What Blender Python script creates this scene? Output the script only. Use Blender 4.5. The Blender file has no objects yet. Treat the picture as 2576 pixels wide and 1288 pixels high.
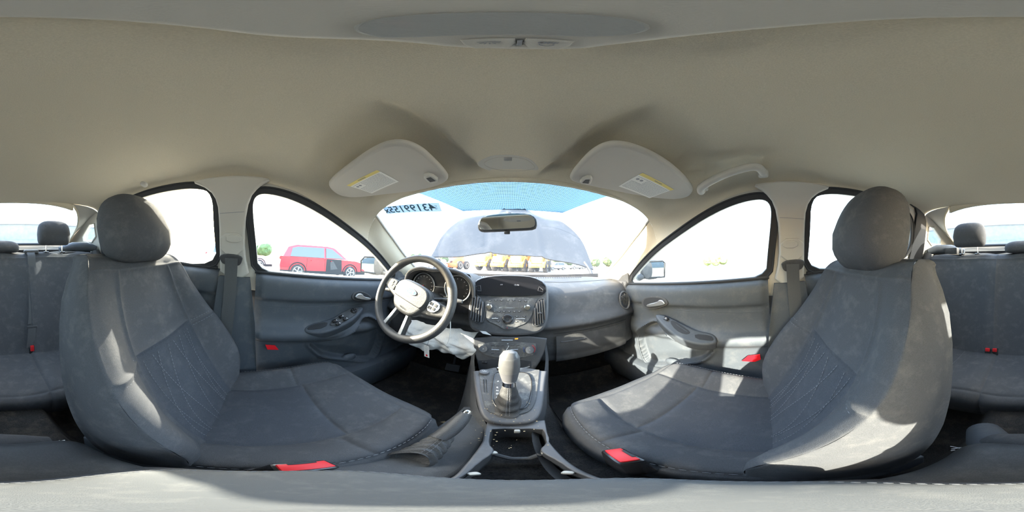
# Interior of a parked car seen by a spherical (equirectangular) camera between the front seats.
# Units are metres; x to the car's right, y to its nose, z up.  Coordinates in the builders are
# measured from the camera; everything is lifted by CAM_H at the very end so the ground is z = 0.
import bpy, bmesh, math, random
from mathutils import Vector, Matrix, noise
random.seed(7)
CAM_H = 1.08
R = math.radians
scene = bpy.context.scene
COL = scene.collection

# ------------------------------------------------------------------ camera, sky, sun, exposure
cam_d = bpy.data.cameras.new('camera')
cam_d.type = 'PANO'
cam_d.panorama_type = 'EQUIRECTANGULAR'
cam_d.clip_start = 0.001
cam_d.clip_end = 2000
cam = bpy.data.objects.new('camera', cam_d)
COL.objects.link(cam)
cam.matrix_world = Matrix.Rotation(R(93.0), 4, 'X') @ Matrix.Rotation(R(1.0), 4, 'Z')
scene.camera = cam

SUN_AZ, SUN_EL = -106.5, 24.5            # azimuth from the car's nose (negative = left), elevation
sv = Vector((math.sin(R(SUN_AZ)) * math.cos(R(SUN_EL)), math.cos(R(SUN_AZ)) * math.cos(R(SUN_EL)), math.sin(R(SUN_EL))))
world = bpy.data.worlds.new('world')
scene.world = world
world.use_nodes = True
wn = world.node_tree
wn.nodes.clear()
sky = wn.nodes.new('ShaderNodeTexSky')
sky.sky_type = 'NISHITA'
sky.sun_disc = False
sky.sun_elevation = R(SUN_EL)
sky.sun_rotation = R(SUN_AZ)
sky.air_density = 1.6
sky.dust_density = 4.0
haze = wn.nodes.new('ShaderNodeMixRGB')
haze.inputs['Fac'].default_value = 0.45
haze.inputs['Color2'].default_value = (3.6, 4.4, 5.6, 1)
bg = wn.nodes.new('ShaderNodeBackground')
bg.inputs['Strength'].default_value = 1.35
wo = wn.nodes.new('ShaderNodeOutputWorld')
wn.links.new(sky.outputs[0], haze.inputs['Color1'])
wn.links.new(haze.outputs[0], bg.inputs[0])
wn.links.new(bg.outputs[0], wo.inputs[0])

sun_d = bpy.data.lights.new('sun', 'SUN')
sun_d.energy = 21.0
sun_d.angle = R(0.6)
sun_d.color = (1.0, 0.89, 0.73)
sun = bpy.data.objects.new('sun', sun_d)
COL.objects.link(sun)
sun.rotation_euler = sv.to_track_quat('Z', 'Y').to_euler()

scene.view_settings.view_transform = 'Standard'
scene.view_settings.look = 'None'
scene.view_settings.gamma = 1.0
scene.view_settings.use_curve_mapping = False
scene.view_settings.exposure = 0.7
scene.cycles.max_bounces = 12
scene.cycles.diffuse_bounces = 7
scene.cycles.glossy_bounces = 4
scene.cycles.transparent_max_bounces = 16
scene.cycles.sample_clamp_indirect = 12

FR = {
    'STK': ((0.0, 0.72, -0.2), (1.0, 0.0, 0.0), (0.0, 0.34894, 0.93715)),
    'CLM': ((0.0, 0.665, -0.36), (1.0, 0.0, 0.0), (0.0, 0.30113, 0.95358)),
    'SHF': ((0.0, 0.4, -0.47), (1.0, 0.0, 0.0), (0.0, 0.97422, 0.22561)),
    'CON': ((0.0, 0.0, -0.5), (1.0, 0.0, 0.0), (0.0, 1.0, 0.0)),
    'ARM': ((0.0, 0.0, -0.38), (1.0, 0.0, 0.0), (0.0, 1.0, 0.0)),
    'GL': ((-0.71, 0.0, -0.08), (0.0, 1.0, 0.0), (0.28735, 0.0, 0.95783)),
    'GR': ((0.71, 0.0, -0.08), (0.0, -1.0, 0.0), (-0.28735, 0.0, 0.95783)),
    'DL': ((-0.68, 0.0, 0.0), (0.0, 1.0, 0.0), (0.0, 0.0, 1.0)),
    'DR': ((0.68, 0.0, 0.0), (0.0, -1.0, 0.0), (0.0, 0.0, 1.0)),
    'CEI': ((0.0, 0.0, 0.31), (1.0, 0.0, 0.0), (0.0, -1.0, 0.0)),
    'VIS': ((0.0, 0.0, 0.262), (1.0, 0.0, 0.0), (0.0, -1.0, 0.0)),
    'HDR': ((0.0, 0.38, 0.285), (1.0, 0.0, 0.0), (0.0, -0.98693, 0.16113)),
    'WS': ((0.0, 0.53, 0.235), (1.0, 0.0, 0.0), (0.0, -0.91381, 0.40614)),
    'WHL': ((-0.345, 0.52, -0.15), (1.0, 0.0, 0.0), (0.0, 0.36099, 0.93257)),
    'SH': ((0.0, 0.62, -0.43), (1.0, 0.0, 0.0), (0.0, 0.70711, 0.70711)),
    'Y85': ((0.0, 0.85, 0.0), (1.0, 0.0, 0.0), (0.0, 0.0, 1.0)),
    'PR': ((0.645, 0.4, -0.33), (0.0, -0.97073, -0.24018), (0.86378, -0.12102, 0.48913)),
    'PL': ((-0.645, 0.4, -0.33), (0.0, 0.97073, 0.24018), (-0.86378, -0.12102, 0.48913)),
    'Y72': ((0.0, 0.72, 0.0), (1.0, 0.0, 0.0), (0.0, 0.0, 1.0)),
}


# ------------------------------------------------------------------ materials
def mat(name, col, rough=0.6, metal=0.0, grain=0.0, gscale=200.0, bump=0.0, bscale=400.0,
        dust=0.0, dscale=9.0, dcol=(0.55, 0.52, 0.47), emit=None, estr=0.0, spec=0.5, coat=0.0, aniso=None):
    m = bpy.data.materials.new(name)
    m.use_nodes = True
    nt = m.node_tree
    b = nt.nodes['Principled BSDF']
    b.inputs['Roughness'].default_value = rough
    b.inputs['Metallic'].default_value = metal
    b.inputs['Specular IOR Level'].default_value = spec
    b.inputs['Coat Weight'].default_value = coat
    tc = nt.nodes.new('ShaderNodeTexCoord')
    src = None
    if grain > 0 or dust > 0:
        base = nt.nodes.new('ShaderNodeRGB')
        base.outputs[0].default_value = (*col, 1)
        src = base.outputs[0]
    if grain > 0:
        n = nt.nodes.new('ShaderNodeTexNoise')
        n.inputs['Scale'].default_value = gscale
        n.inputs['Detail'].default_value = 3
        if aniso:
            mp = nt.nodes.new('ShaderNodeMapping')
            mp.inputs['Scale'].default_value = aniso
            nt.links.new(tc.outputs['Object'], mp.inputs[0])
            nt.links.new(mp.outputs[0], n.inputs['Vector'])
        else:
            nt.links.new(tc.outputs['Object'], n.inputs['Vector'])
        mx = nt.nodes.new('ShaderNodeMixRGB')
        mx.blend_type = 'MULTIPLY'
        mx.inputs['Fac'].default_value = grain
        rp = nt.nodes.new('ShaderNodeValToRGB')
        rp.color_ramp.elements[0].position = 0.3
        rp.color_ramp.elements[0].color = (0.35, 0.35, 0.35, 1)
        rp.color_ramp.elements[1].position = 0.7
        rp.color_ramp.elements[1].color = (1.5, 1.5, 1.5, 1)
        nt.links.new(n.outputs['Fac'], rp.inputs[0])
        nt.links.new(src, mx.inputs['Color1'])
        nt.links.new(rp.outputs[0], mx.inputs['Color2'])
        src = mx.outputs[0]
    if dust > 0:
        n2 = nt.nodes.new('ShaderNodeTexNoise')
        n2.inputs['Scale'].default_value = dscale
        n2.inputs['Detail'].default_value = 9
        n2.inputs['Roughness'].default_value = 0.72
        nt.links.new(tc.outputs['Object'], n2.inputs['Vector'])
        r2 = nt.nodes.new('ShaderNodeValToRGB')
        r2.color_ramp.elements[0].position = 0.50
        r2.color_ramp.elements[0].color = (0, 0, 0, 1)
        r2.color_ramp.elements[1].position = 0.78
        r2.color_ramp.elements[1].color = (dust, dust, dust, 1)
        nt.links.new(n2.outputs['Fac'], r2.inputs[0])
        m2 = nt.nodes.new('ShaderNodeMixRGB')
        m2.inputs['Color2'].default_value = (*dcol, 1)
        nt.links.new(r2.outputs[0], m2.inputs['Fac'])
        nt.links.new(src, m2.inputs['Color1'])
        src = m2.outputs[0]
    if src is not None:
        nt.links.new(src, b.inputs['Base Color'])
    else:
        b.inputs['Base Color'].default_value = (*col, 1)
    if bump > 0:
        n3 = nt.nodes.new('ShaderNodeTexNoise')
        n3.inputs['Scale'].default_value = bscale
        n3.inputs['Detail'].default_value = 2
        nt.links.new(tc.outputs['Object'], n3.inputs['Vector'])
        bp = nt.nodes.new('ShaderNodeBump')
        bp.inputs['Strength'].default_value = bump
        bp.inputs['Distance'].default_value = 0.002
        nt.links.new(n3.outputs['Fac'], bp.inputs['Height'])
        nt.links.new(bp.outputs[0], b.inputs['Normal'])
    if emit:
        b.inputs['Emission Color'].default_value = (*emit, 1)
        b.inputs['Emission Strength'].default_value = estr
    return m

def glass_mat(name, tint=(0.93, 0.96, 0.96), gloss=0.05):
    m = bpy.data.materials.new(name)
    m.use_nodes = True
    nt = m.node_tree
    nt.nodes.clear()
    tr = nt.nodes.new('ShaderNodeBsdfTransparent')
    tr.inputs[0].default_value = (*tint, 1)
    gl = nt.nodes.new('ShaderNodeBsdfGlossy')
    gl.inputs['Roughness'].default_value = 0.02
    lw = nt.nodes.new('ShaderNodeFresnel')
    lw.inputs['IOR'].default_value = 1.3
    mx = nt.nodes.new('ShaderNodeMixShader')
    o = nt.nodes.new('ShaderNodeOutputMaterial')
    k = nt.nodes.new('ShaderNodeMath')
    k.operation = 'MULTIPLY'
    k.inputs[1].default_value = gloss * 8
    nt.links.new(lw.outputs[0], k.inputs[0])
    nt.links.new(k.outputs[0], mx.inputs[0])
    nt.links.new(tr.outputs[0], mx.inputs[1])
    nt.links.new(gl.outputs[0], mx.inputs[2])
    nt.links.new(mx.outputs[0], o.inputs[0])
    return m

M = {}
M['headliner'] = mat('headliner', (0.62, 0.565, 0.45), 0.95, grain=0.12, gscale=600, bump=0.35, bscale=900, spec=0.1)
M['visor'] = mat('visor', (0.50, 0.475, 0.43), 0.9, bump=0.2, bscale=900, spec=0.15)
M['pale_plastic'] = mat('pale_plastic', (0.52, 0.505, 0.46), 0.62, bump=0.12, bscale=700, spec=0.3)
M['fabric'] = mat('seat_fabric', (0.080, 0.083, 0.090), 0.92, grain=0.3, gscale=900, bump=0.4, bscale=1300, dust=0.10, dscale=24, spec=0.15)
M['fabric_centre'] = mat('seat_centre_fabric', (0.072, 0.078, 0.090), 0.92, grain=0.5, gscale=300, aniso=(4, 4, .4), bump=0.5, bscale=1500, dust=0.06, dscale=26, spec=0.15)
M['thread'] = mat('thread', (0.20, 0.21, 0.23), 0.9, spec=0.1)
M['plastic'] = mat('dark_plastic', (0.060, 0.062, 0.066), 0.55, grain=0.25, gscale=700, bump=0.35, bscale=900, dust=0.13, dscale=14, spec=0.4)
M['dash'] = mat('dash_plastic', (0.062, 0.063, 0.066), 0.62, bump=0.35, bscale=900, dust=0.12, dscale=10, spec=0.4)
M['door'] = mat('door_plastic', (0.066, 0.077, 0.092), 0.58, grain=0.2, gscale=600, bump=0.3, bscale=900, dust=0.10, dscale=12, spec=0.4)
M['grey_plastic'] = mat('grey_trim_plastic', (0.10, 0.10, 0.105), 0.45, bump=0.1, bscale=900, dust=0.12, dscale=14, spec=0.45)
M['dusty'] = mat('dusty_plastic', (0.085, 0.086, 0.088), 0.6, grain=0.3, gscale=500, bump=0.3, bscale=900, dust=0.45, dscale=30, dcol=(0.5, 0.48, 0.44), spec=0.4)
M['gloss'] = mat('piano_black', (0.02, 0.02, 0.022), 0.22, dust=0.08, dscale=20, spec=0.5)
M['screen'] = mat('screen_black', (0.012, 0.013, 0.016), 0.2, spec=0.5)
M['rubber'] = mat('rubber', (0.026, 0.028, 0.032), 0.6, spec=0.4)
M['carpet'] = mat('carpet', (0.035, 0.034, 0.034), 0.98, grain=0.6, gscale=400, bump=0.8, bscale=600, dust=0.22, dscale=16, dcol=(0.30, 0.25, 0.19), spec=0.05)
M['chrome'] = mat('chrome', (0.78, 0.79, 0.80), 0.14, metal=1.0)
M['silver'] = mat('satin_silver', (0.62, 0.63, 0.64), 0.32, metal=0.9)
M['leather'] = mat('leather', (0.055, 0.055, 0.056), 0.42, bump=0.5, bscale=500, spec=0.5, dust=0.08)
M['webbing'] = mat('webbing', (0.085, 0.088, 0.092), 0.7, grain=0.4, gscale=500, aniso=(1, 1, 6), spec=0.3)
M['red'] = mat('red_plastic', (0.62, 0.015, 0.02), 0.45)
M['reflector'] = mat('red_reflector', (0.75, 0.012, 0.02), 0.2, coat=0.5)
M['shelf'] = mat('shelf_felt', (0.085, 0.078, 0.065), 0.95, grain=0.3, gscale=500, bump=0.4, bscale=900, spec=0.1)
M['armrest'] = mat('armrest_vinyl', (0.095, 0.10, 0.105), 0.75, bump=0.15, bscale=2500, dust=0.10, dscale=60, spec=0.3)
M['worn_silver'] = mat('worn_silver', (0.13, 0.13, 0.13), 0.34, metal=0.2, dust=0.12, dscale=40)
M['black_paint'] = mat('black_paint', (0.030, 0.035, 0.045), 0.32, dust=0.16, dscale=5, dcol=(0.35, 0.35, 0.35), coat=0.3)
M['airbag'] = mat('airbag_cloth', (0.62, 0.62, 0.60), 0.9, grain=0.15, gscale=300, bump=0.4, bscale=800, spec=0.1)
M['paper'] = mat('paper', (0.78, 0.77, 0.73), 0.8, spec=0.2)
M['label_yellow'] = mat('label_yellow', (0.72, 0.60, 0.22), 0.8, spec=0.2)
M['print'] = mat('print_grey', (0.30, 0.31, 0.33), 0.8, spec=0.1)
M['white_print'] = mat('white_print', (0.75, 0.75, 0.74), 0.6)
M['lamp_lens'] = mat('lamp_lens', (0.36, 0.37, 0.36), 0.35, bump=0.3, bscale=300, coat=0.3)
M['mirror'] = mat('mirror', (0.82, 0.85, 0.88), 0.02, metal=1.0)
M['door_mirror_glass'] = mat('door_mirror_glass', (0.34, 0.38, 0.40), 0.03, metal=1.0)  # darkened in colour to stand in for reflecting the car's dark side
M['amber'] = mat('amber_light', (0.8, 0.3, 0.02), 0.4, emit=(1.0, 0.33, 0.02), estr=2.0)
M['blue_badge'] = mat('blue_badge', (0.03, 0.10, 0.33), 0.25, coat=0.5)
M['car_grey'] = mat('car_grey', (0.30, 0.32, 0.35), 0.35, metal=0.3, dust=0.3, dscale=3, coat=0.4)
M['car_red'] = mat('car_red', (0.50, 0.015, 0.03), 0.3, coat=0.6)
M['car_silver'] = mat('car_silver', (0.62, 0.64, 0.66), 0.3, metal=0.4, coat=0.4)
M['yellow'] = mat('machine_yellow', (0.80, 0.42, 0.05), 0.5, dust=0.3, dscale=1.0)
M['white_paint'] = mat('white_paint', (0.8, 0.8, 0.78), 0.5)
M['orange'] = mat('orange_paint', (0.75, 0.20, 0.05), 0.5)
M['tyre'] = mat('tyre', (0.045, 0.045, 0.048), 0.8, dust=0.35, dscale=4)
M['dark_glass'] = mat('dark_glass', (0.06, 0.08, 0.09), 0.08, spec=0.8)
M['ground'] = mat('ground', (0.34, 0.31, 0.26), 0.95, grain=0.35, gscale=0.6, bump=0.3, bscale=20, dust=0.3, dscale=0.15, dcol=(0.6, 0.57, 0.5), spec=0.1)
M['building'] = mat('building', (0.30, 0.34, 0.38), 0.8, grain=0.2, gscale=1.0)
M['leaf'] = mat('leaf', (0.10, 0.15, 0.06), 0.8, grain=0.5, gscale=3)
M['leaf_dry'] = mat('leaf_dry', (0.42, 0.33, 0.20), 0.9)
M['white_scrap'] = mat('white_scrap', (0.80, 0.80, 0.80), 0.8)
M['glass'] = glass_mat('window_glass')
M['tinted'] = glass_mat('rear_glass', (0.80, 0.86, 0.90))

def sticker_mat(col):
    m = bpy.data.materials.new('sticker_film')
    m.use_nodes = True
    nt = m.node_tree
    nt.nodes.clear()
    tr = nt.nodes.new('ShaderNodeBsdfTranslucent')
    tr.inputs[0].default_value = (col[0], col[1], col[2], 1)
    df = nt.nodes.new('ShaderNodeBsdfDiffuse')
    df.inputs[0].default_value = (col[0], col[1], col[2], 1)
    mx = nt.nodes.new('ShaderNodeMixShader')
    mx.inputs[0].default_value = 0.35
    o = nt.nodes.new('ShaderNodeOutputMaterial')
    nt.links.new(tr.outputs[0], mx.inputs[1])
    nt.links.new(df.outputs[0], mx.inputs[2])
    nt.links.new(mx.outputs[0], o.inputs[0])
    return m
M['sticker'] = sticker_mat((0.42, 0.50, 0.55))
M['sticker_ink'] = sticker_mat((0.22, 0.31, 0.36))

def frit_mat():
    m = bpy.data.materials.new('frit_dots')
    m.use_nodes = True
    nt = m.node_tree
    nt.nodes.clear()
    tc = nt.nodes.new('ShaderNodeTexCoord')
    vo = nt.nodes.new('ShaderNodeTexVoronoi')
    vo.voronoi_dimensions = '2D'
    vo.inputs['Scale'].default_value = 300
    vo.inputs['Randomness'].default_value = 0.0
    gt = nt.nodes.new('ShaderNodeMath')
    gt.operation = 'GREATER_THAN'
    gt.inputs[1].default_value = 0.40
    tr = nt.nodes.new('ShaderNodeBsdfTransparent')
    tr.inputs[0].default_value = (0.16, 0.25, 0.33, 1)
    df = nt.nodes.new('ShaderNodeBsdfDiffuse')
    df.inputs[0].default_value = (0.10, 0.16, 0.22, 1)
    mx = nt.nodes.new('ShaderNodeMixShader')
    o = nt.nodes.new('ShaderNodeOutputMaterial')
    nt.links.new(tc.outputs['Object'], vo.inputs['Vector'])
    nt.links.new(vo.outputs['Distance'], gt.inputs[0])
    nt.links.new(gt.outputs[0], mx.inputs[0])
    nt.links.new(df.outputs[0], mx.inputs[1])
    nt.links.new(tr.outputs[0], mx.inputs[2])
    nt.links.new(mx.outputs[0], o.inputs[0])
    return m
M['frit'] = frit_mat()

# ------------------------------------------------------------------ helpers
def link(name, me, m=None, parent=None, smooth=40):
    o = bpy.data.objects.new(name, me)
    COL.objects.link(o)
    if m is not None:
        me.materials.clear()
        me.materials.append(M[m] if isinstance(m, str) else m)
    if smooth:
        me.polygons.foreach_set('use_smooth', [True] * len(me.polygons))
        me.set_sharp_from_angle(angle=R(smooth))
    if parent is not None:
        o.parent = parent
        o.matrix_parent_inverse = parent.matrix_world.inverted()
    return o

def bm_obj(name, bm, m=None, parent=None, smooth=40, fix=True):
    if fix:
        bmesh.ops.recalc_face_normals(bm, faces=bm.faces)
    me = bpy.data.meshes.new(name)
    bm.to_mesh(me)
    bm.free()
    return link(name, me, m, parent, smooth)

def pydata(name, vs, fs, m=None, parent=None, smooth=40):
    bm = bmesh.new()
    v = [bm.verts.new(p) for p in vs]
    for f in fs:
        try:
            bm.faces.new([v[i] for i in f])
        except ValueError:
            pass
    bmesh.ops.remove_doubles(bm, verts=bm.verts, dist=1e-5)
    return bm_obj(name, bm, m, parent, smooth)

def empty(name, loc, label=None, cat=None, group=None, kind=None):
    o = bpy.data.objects.new(name, None)
    o.empty_display_size = 0.05
    COL.objects.link(o)
    o.location = loc
    o.matrix_world = Matrix.Translation(loc)
    return tag(o, label, cat, group, kind)

def tag(o, label=None, cat=None, group=None, kind=None):
    if label: o['label'] = label
    if cat: o['category'] = cat
    if group: o['group'] = group
    if kind: o['kind'] = kind
    return o

def struct(o, label=None):
    o['kind'] = 'structure'
    if label: o['label'] = label
    return o

def add_box(bm, c, s, bev=0.0, rot=None, seg=2):
    r = bmesh.ops.create_cube(bm, size=1.0)
    vs = r['verts']
    for v in vs:
        v.co = Vector((v.co.x * s[0], v.co.y * s[1], v.co.z * s[2]))
    if bev > 0:
        es = list({e for v in vs for e in v.link_edges})
        g = bmesh.ops.bevel(bm, geom=vs + es, offset=min(bev, min(s) * .49), segments=seg, affect='EDGES', profile=0.5)
        vs = list({v for f in g['faces'] for v in f.verts} | {v for v in vs if v.is_valid})
    mt = Matrix.Translation(c)
    if rot is not None:
        mt = mt @ (rot.to_4x4() if hasattr(rot, 'to_4x4') else Matrix(rot).to_4x4())
    for v in vs:
        v.co = mt @ v.co

def box(name, c, s, m, parent=None, bev=0.004, rot=None, seg=2):
    bm = bmesh.new()
    add_box(bm, c, s, bev, rot, seg)
    return bm_obj(name, bm, m, parent)

def frame_pt(fr, u, v, n=0.0):
    o, U, V = [Vector(a) for a in FR[fr]]
    return o + U * u + V * v + U.cross(V) * n

def frame_rot(fr):
    o, U, V = [Vector(a) for a in FR[fr]]
    N = U.cross(V)
    return Matrix((U, V, N)).transposed()

def chaikin(pts, n=2, closed=True):
    for _ in range(n):
        q = []
        L = len(pts)
        for i in range(L if closed else L - 1):
            a, b = Vector(pts[i]), Vector(pts[(i + 1) % L])
            q += [a * .75 + b * .25, a * .25 + b * .75]
        if not closed:
            q = [Vector(pts[0])] + q + [Vector(pts[-1])]
        pts = q
    return [tuple(p) for p in pts]

def cr(pts, n=8, closed=False):
    """Catmull-Rom through 2D or 3D points."""
    P = [Vector(p) for p in pts]
    L = len(P)
    out = []
    for i in range(L if closed else L - 1):
        p0 = P[(i - 1) % L] if closed or i > 0 else P[0]
        p1, p2 = P[i], P[(i + 1) % L]
        p3 = P[(i + 2) % L] if closed or i + 2 < L else P[-1]
        for k in range(n):
            t = k / n
            out.append(tuple(0.5 * ((2 * p1) + (p2 - p0) * t + (2 * p0 - 5 * p1 + 4 * p2 - p3) * t * t + (3 * p1 - p0 - 3 * p2 + p3) * t ** 3)))
    if not closed:
        out.append(tuple(P[-1]))
    return out

def plate_mesh(outline, depth, bevel=0.001, holes=(), res=1):
    cu = bpy.data.curves.new('c', 'CURVE')
    cu.dimensions = '2D'
    cu.fill_mode = 'BOTH'
    cu.extrude = max(depth / 2 - bevel, 1e-5)
    cu.bevel_depth = bevel
    cu.bevel_resolution = res
    cu.offset = -bevel
    for ring in [outline] + list(holes):
        sp = cu.splines.new('POLY')
        sp.points.add(len(ring) - 1)
        for i, p in enumerate(ring):
            sp.points[i].co = (p[0], p[1], 0, 1)
        sp.use_cyclic_u = True
    t = bpy.data.objects.new('t', cu)
    me = bpy.data.meshes.new_from_object(t)
    bpy.data.objects.remove(t)
    bpy.data.curves.remove(cu)
    return me

def plate(name, fr, outline, depth, m, parent=None, lift=0.0, bevel=0.001, holes=(), smooth_pts=0, res=1):
    """A flat part of given outline and thickness lying in frame fr, its back at height lift."""
    if smooth_pts:
        outline = chaikin(outline, smooth_pts)
    me = plate_mesh(outline, depth, bevel, holes, res)
    Rm = frame_rot(fr).to_4x4()
    me.transform(Matrix.Translation(frame_pt(fr, 0, 0, lift + depth / 2)) @ Rm)
    me.name = name
    return link(name, me, m, parent)

def text(name, s, fr, u, v, lift, size, m, parent=None, depth=0.0004, rot=0.0, mirror=False, align='CENTER', bold=0.0):
    cu = bpy.data.curves.new('t', 'FONT')
    cu.body = s
    cu.size = size
    cu.extrude = depth / 2
    cu.offset = bold
    cu.align_x = align
    cu.align_y = 'CENTER'
    cu.resolution_u = 2
    t = bpy.data.objects.new('t', cu)
    me = bpy.data.meshes.new_from_object(t)
    bpy.data.objects.remove(t)
    S = Matrix.Scale(-1, 4, (1, 0, 0)) if mirror else Matrix.Identity(4)
    me.transform(Matrix.Translation(frame_pt(fr, u, v, lift + depth)) @ frame_rot(fr).to_4x4() @ Matrix.Rotation(rot, 4, 'Z') @ S)
    me.name = name
    return link(name, me, m, parent, smooth=0)

def add_tube(bm, pts, rad, k=10, closed=False, cap=True, flat=1.0, up=None):
    """Sweep a round or flattened section along pts; rad is a number or a list."""
    P = [Vector(p) for p in pts]
    L = len(P)
    rings = []
    prev = Vector(up) if up else None
    for i, p in enumerate(P):
        if closed:
            t = (P[(i + 1) % L] - P[i - 1]).normalized()
        else:
            t = (P[min(i + 1, L - 1)] - P[max(i - 1, 0)]).normalized()
        if prev is None:
            prev = Vector((0, 0, 1)) if abs(t.z) < .9 else Vector((0, 1, 0))
        a = prev - t * prev.dot(t)
        if a.length < 1e-5:
            a = t.orthogonal()
        a.normalize()
        b = t.cross(a)
        if not up:
            prev = a
        r = rad[i] if isinstance(rad, (list, tuple)) else rad
        rings.append([bm.verts.new(p + a * math.cos(2 * math.pi * j / k) * r * flat + b * math.sin(2 * math.pi * j / k) * r) for j in range(k)])
    for i in range(L if closed else L - 1):
        A, B = rings[i], rings[(i + 1) % L]
        for j in range(k):
            bm.faces.new((A[j], A[(j + 1) % k], B[(j + 1) % k], B[j]))
    if cap and not closed:
        bm.faces.new(rings[0][::-1])
        bm.faces.new(rings[-1])

def tube(name, pts, rad, m, parent=None, k=10, closed=False, flat=1.0, up=None):
    bm = bmesh.new()
    add_tube(bm, pts, rad, k, closed, True, flat, up)
    return bm_obj(name, bm, m, parent)

def add_lathe(bm, prof, mt, k=24, cap=True):
    """prof: (radius, height) pairs about local Z, placed by matrix mt."""
    rings = []
    for r, h in prof:
        rings.append([bm.verts.new(mt @ Vector((math.cos(2 * math.pi * j / k) * r, math.sin(2 * math.pi * j / k) * r, h))) for j in range(k)])
    for i in range(len(prof) - 1):
        for j in range(k):
            bm.faces.new((rings[i][j], rings[i][(j + 1) % k], rings[i + 1][(j + 1) % k], rings[i + 1][j]))
    if cap:
        bm.faces.new(rings[0][::-1])
        bm.faces.new(rings[-1])

def lathe(name, prof, mt, m, parent=None, k=24):
    bm = bmesh.new()
    add_lathe(bm, prof, mt, k)
    return bm_obj(name, bm, m, parent)

def on_frame(fr, u, v, lift=0.0, rot=0.0):
    return Matrix.Translation(frame_pt(fr, u, v, lift)) @ frame_rot(fr).to_4x4() @ Matrix.Rotation(rot, 4, 'Z')

def aim(p, q):
    """Matrix with its Z axis along p -> q, at p."""
    d = (Vector(q) - Vector(p)).normalized()
    return Matrix.Translation(p) @ d.to_track_quat('Z', 'Y').to_matrix().to_4x4()

def key(keys, t):
    """Smooth interpolation of rows (t, a, b, ...)."""
    n = len(keys)
    if t <= keys[0][0]: return list(keys[0][1:])
    if t >= keys[-1][0]: return list(keys[-1][1:])
    for i in range(n - 1):
        if keys[i][0] <= t <= keys[i + 1][0]:
            break
    k0, k1, k2, k3 = keys[max(i - 1, 0)], keys[i], keys[i + 1], keys[min(i + 2, n - 1)]
    h = k2[0] - k1[0]
    s = (t - k1[0]) / h
    out = []
    for j in range(1, len(k1)):
        m1 = (k2[j] - k0[j]) / max(k2[0] - k0[0], 1e-6) * h
        m2 = (k3[j] - k1[j]) / max(k3[0] - k1[0], 1e-6) * h
        out.append((2 * s ** 3 - 3 * s * s + 1) * k1[j] + (s ** 3 - 2 * s * s + s) * m1 + (-2 * s ** 3 + 3 * s * s) * k2[j] + (s ** 3 - s * s) * m2)
    return out

def sstep(a, b, x):
    t = min(max((x - a) / (b - a), 0), 1)
    return t * t * (3 - 2 * t)

def grid(name, F, us, vs, m, parent=None, thick=0.0, smooth=60):
    bm = bmesh.new()
    g = [[bm.verts.new(F(u, v)) for u in us] for v in vs]
    for j in range(len(vs) - 1):
        for i in range(len(us) - 1):
            q = (g[j][i], g[j][i + 1], g[j + 1][i + 1], g[j + 1][i])
            bm.faces.new(q)
    if thick:
        bmesh.ops.recalc_face_normals(bm, faces=bm.faces)
        bmesh.ops.solidify(bm, geom=bm.faces[:], thickness=thick)
    return bm_obj(name, bm, m, parent, smooth, fix=not thick)

def lin(a, b, n):
    return [a + (b - a) * i / n for i in range(n + 1)]

EDGE = [0, .006, .015, .03, .06, .11, .18, .27, .36, .45, .55, .64, .73, .82, .89, .94, .97, .985, .994, 1]
def upholstery(name, S, u0, u1, t0, t1, m, parent, depth=0.005, wid=0.007, seams='1111', thick=0.0):
    """One sewn panel of a seat: a patch of surface S(u,t), its seamed edges (u0,u1,t0,t1) drawn in."""
    bm = bmesh.new()
    e = 1e-3
    def P(u, t):
        p = Vector(S(u, t))
        a = Vector(S(u + e, t)) - Vector(S(u - e, t))
        b = Vector(S(u, t + e)) - Vector(S(u, t - e))
        n = a.cross(b)
        if n.length > 0: n.normalize()
        du, dt = a.length / (2 * e), b.length / (2 * e)
        ds = []
        if seams[0] == '1': ds.append((u - u0) * du)
        if seams[1] == '1': ds.append((u1 - u) * du)
        if seams[2] == '1': ds.append((t - t0) * dt)
        if seams[3] == '1': ds.append((t1 - t) * dt)
        d = min(ds) if ds else 1
        off = -depth * math.exp(-(d / wid) ** 2)
        w = noise.noise(p * 9.0) * 0.003 * min(1, abs(d) / .03)
        return p + n * (off + w)
    g = [[bm.verts.new(P(u0 + (u1 - u0) * a, t0 + (t1 - t0) * b)) for a in EDGE] for b in EDGE]
    for j in range(len(EDGE) - 1):
        for i in range(len(EDGE) - 1):
            bm.faces.new((g[j][i], g[j][i + 1], g[j + 1][i + 1], g[j + 1][i]))
    me = bpy.data.meshes.new(name)
    bm.to_mesh(me)
    bm.free()
    return link(name, me, m, parent, 70)

def stitches(name, paths, m, parent, dash=0.0075, gap=0.0035, r=0.0009, lift=0.0012):
    bm = bmesh.new()
    for pts in paths:
        P = [Vector(p) for p in pts]
        acc = 0.0
        start = None
        on = True
        seg = []
        pos = P[0]
        i = 0
        length = sum((P[k + 1] - P[k]).length for k in range(len(P) - 1))
        def at(d):
            for k in range(len(P) - 1):
                l = (P[k + 1] - P[k]).length
                if d <= l: return P[k].lerp(P[k + 1], d / max(l, 1e-9))
                d -= l
            return P[-1]
        d = 0.0
        while d + dash < length:
            a, b = at(d), at(d + dash)
            add_tube(bm, [a, (a + b) / 2, b], [r * .5, r, r * .5], k=4)
            d += dash + gap
    o = bm_obj(name, bm, m, parent)
    o['kind'] = 'stuff'
    return o

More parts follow.
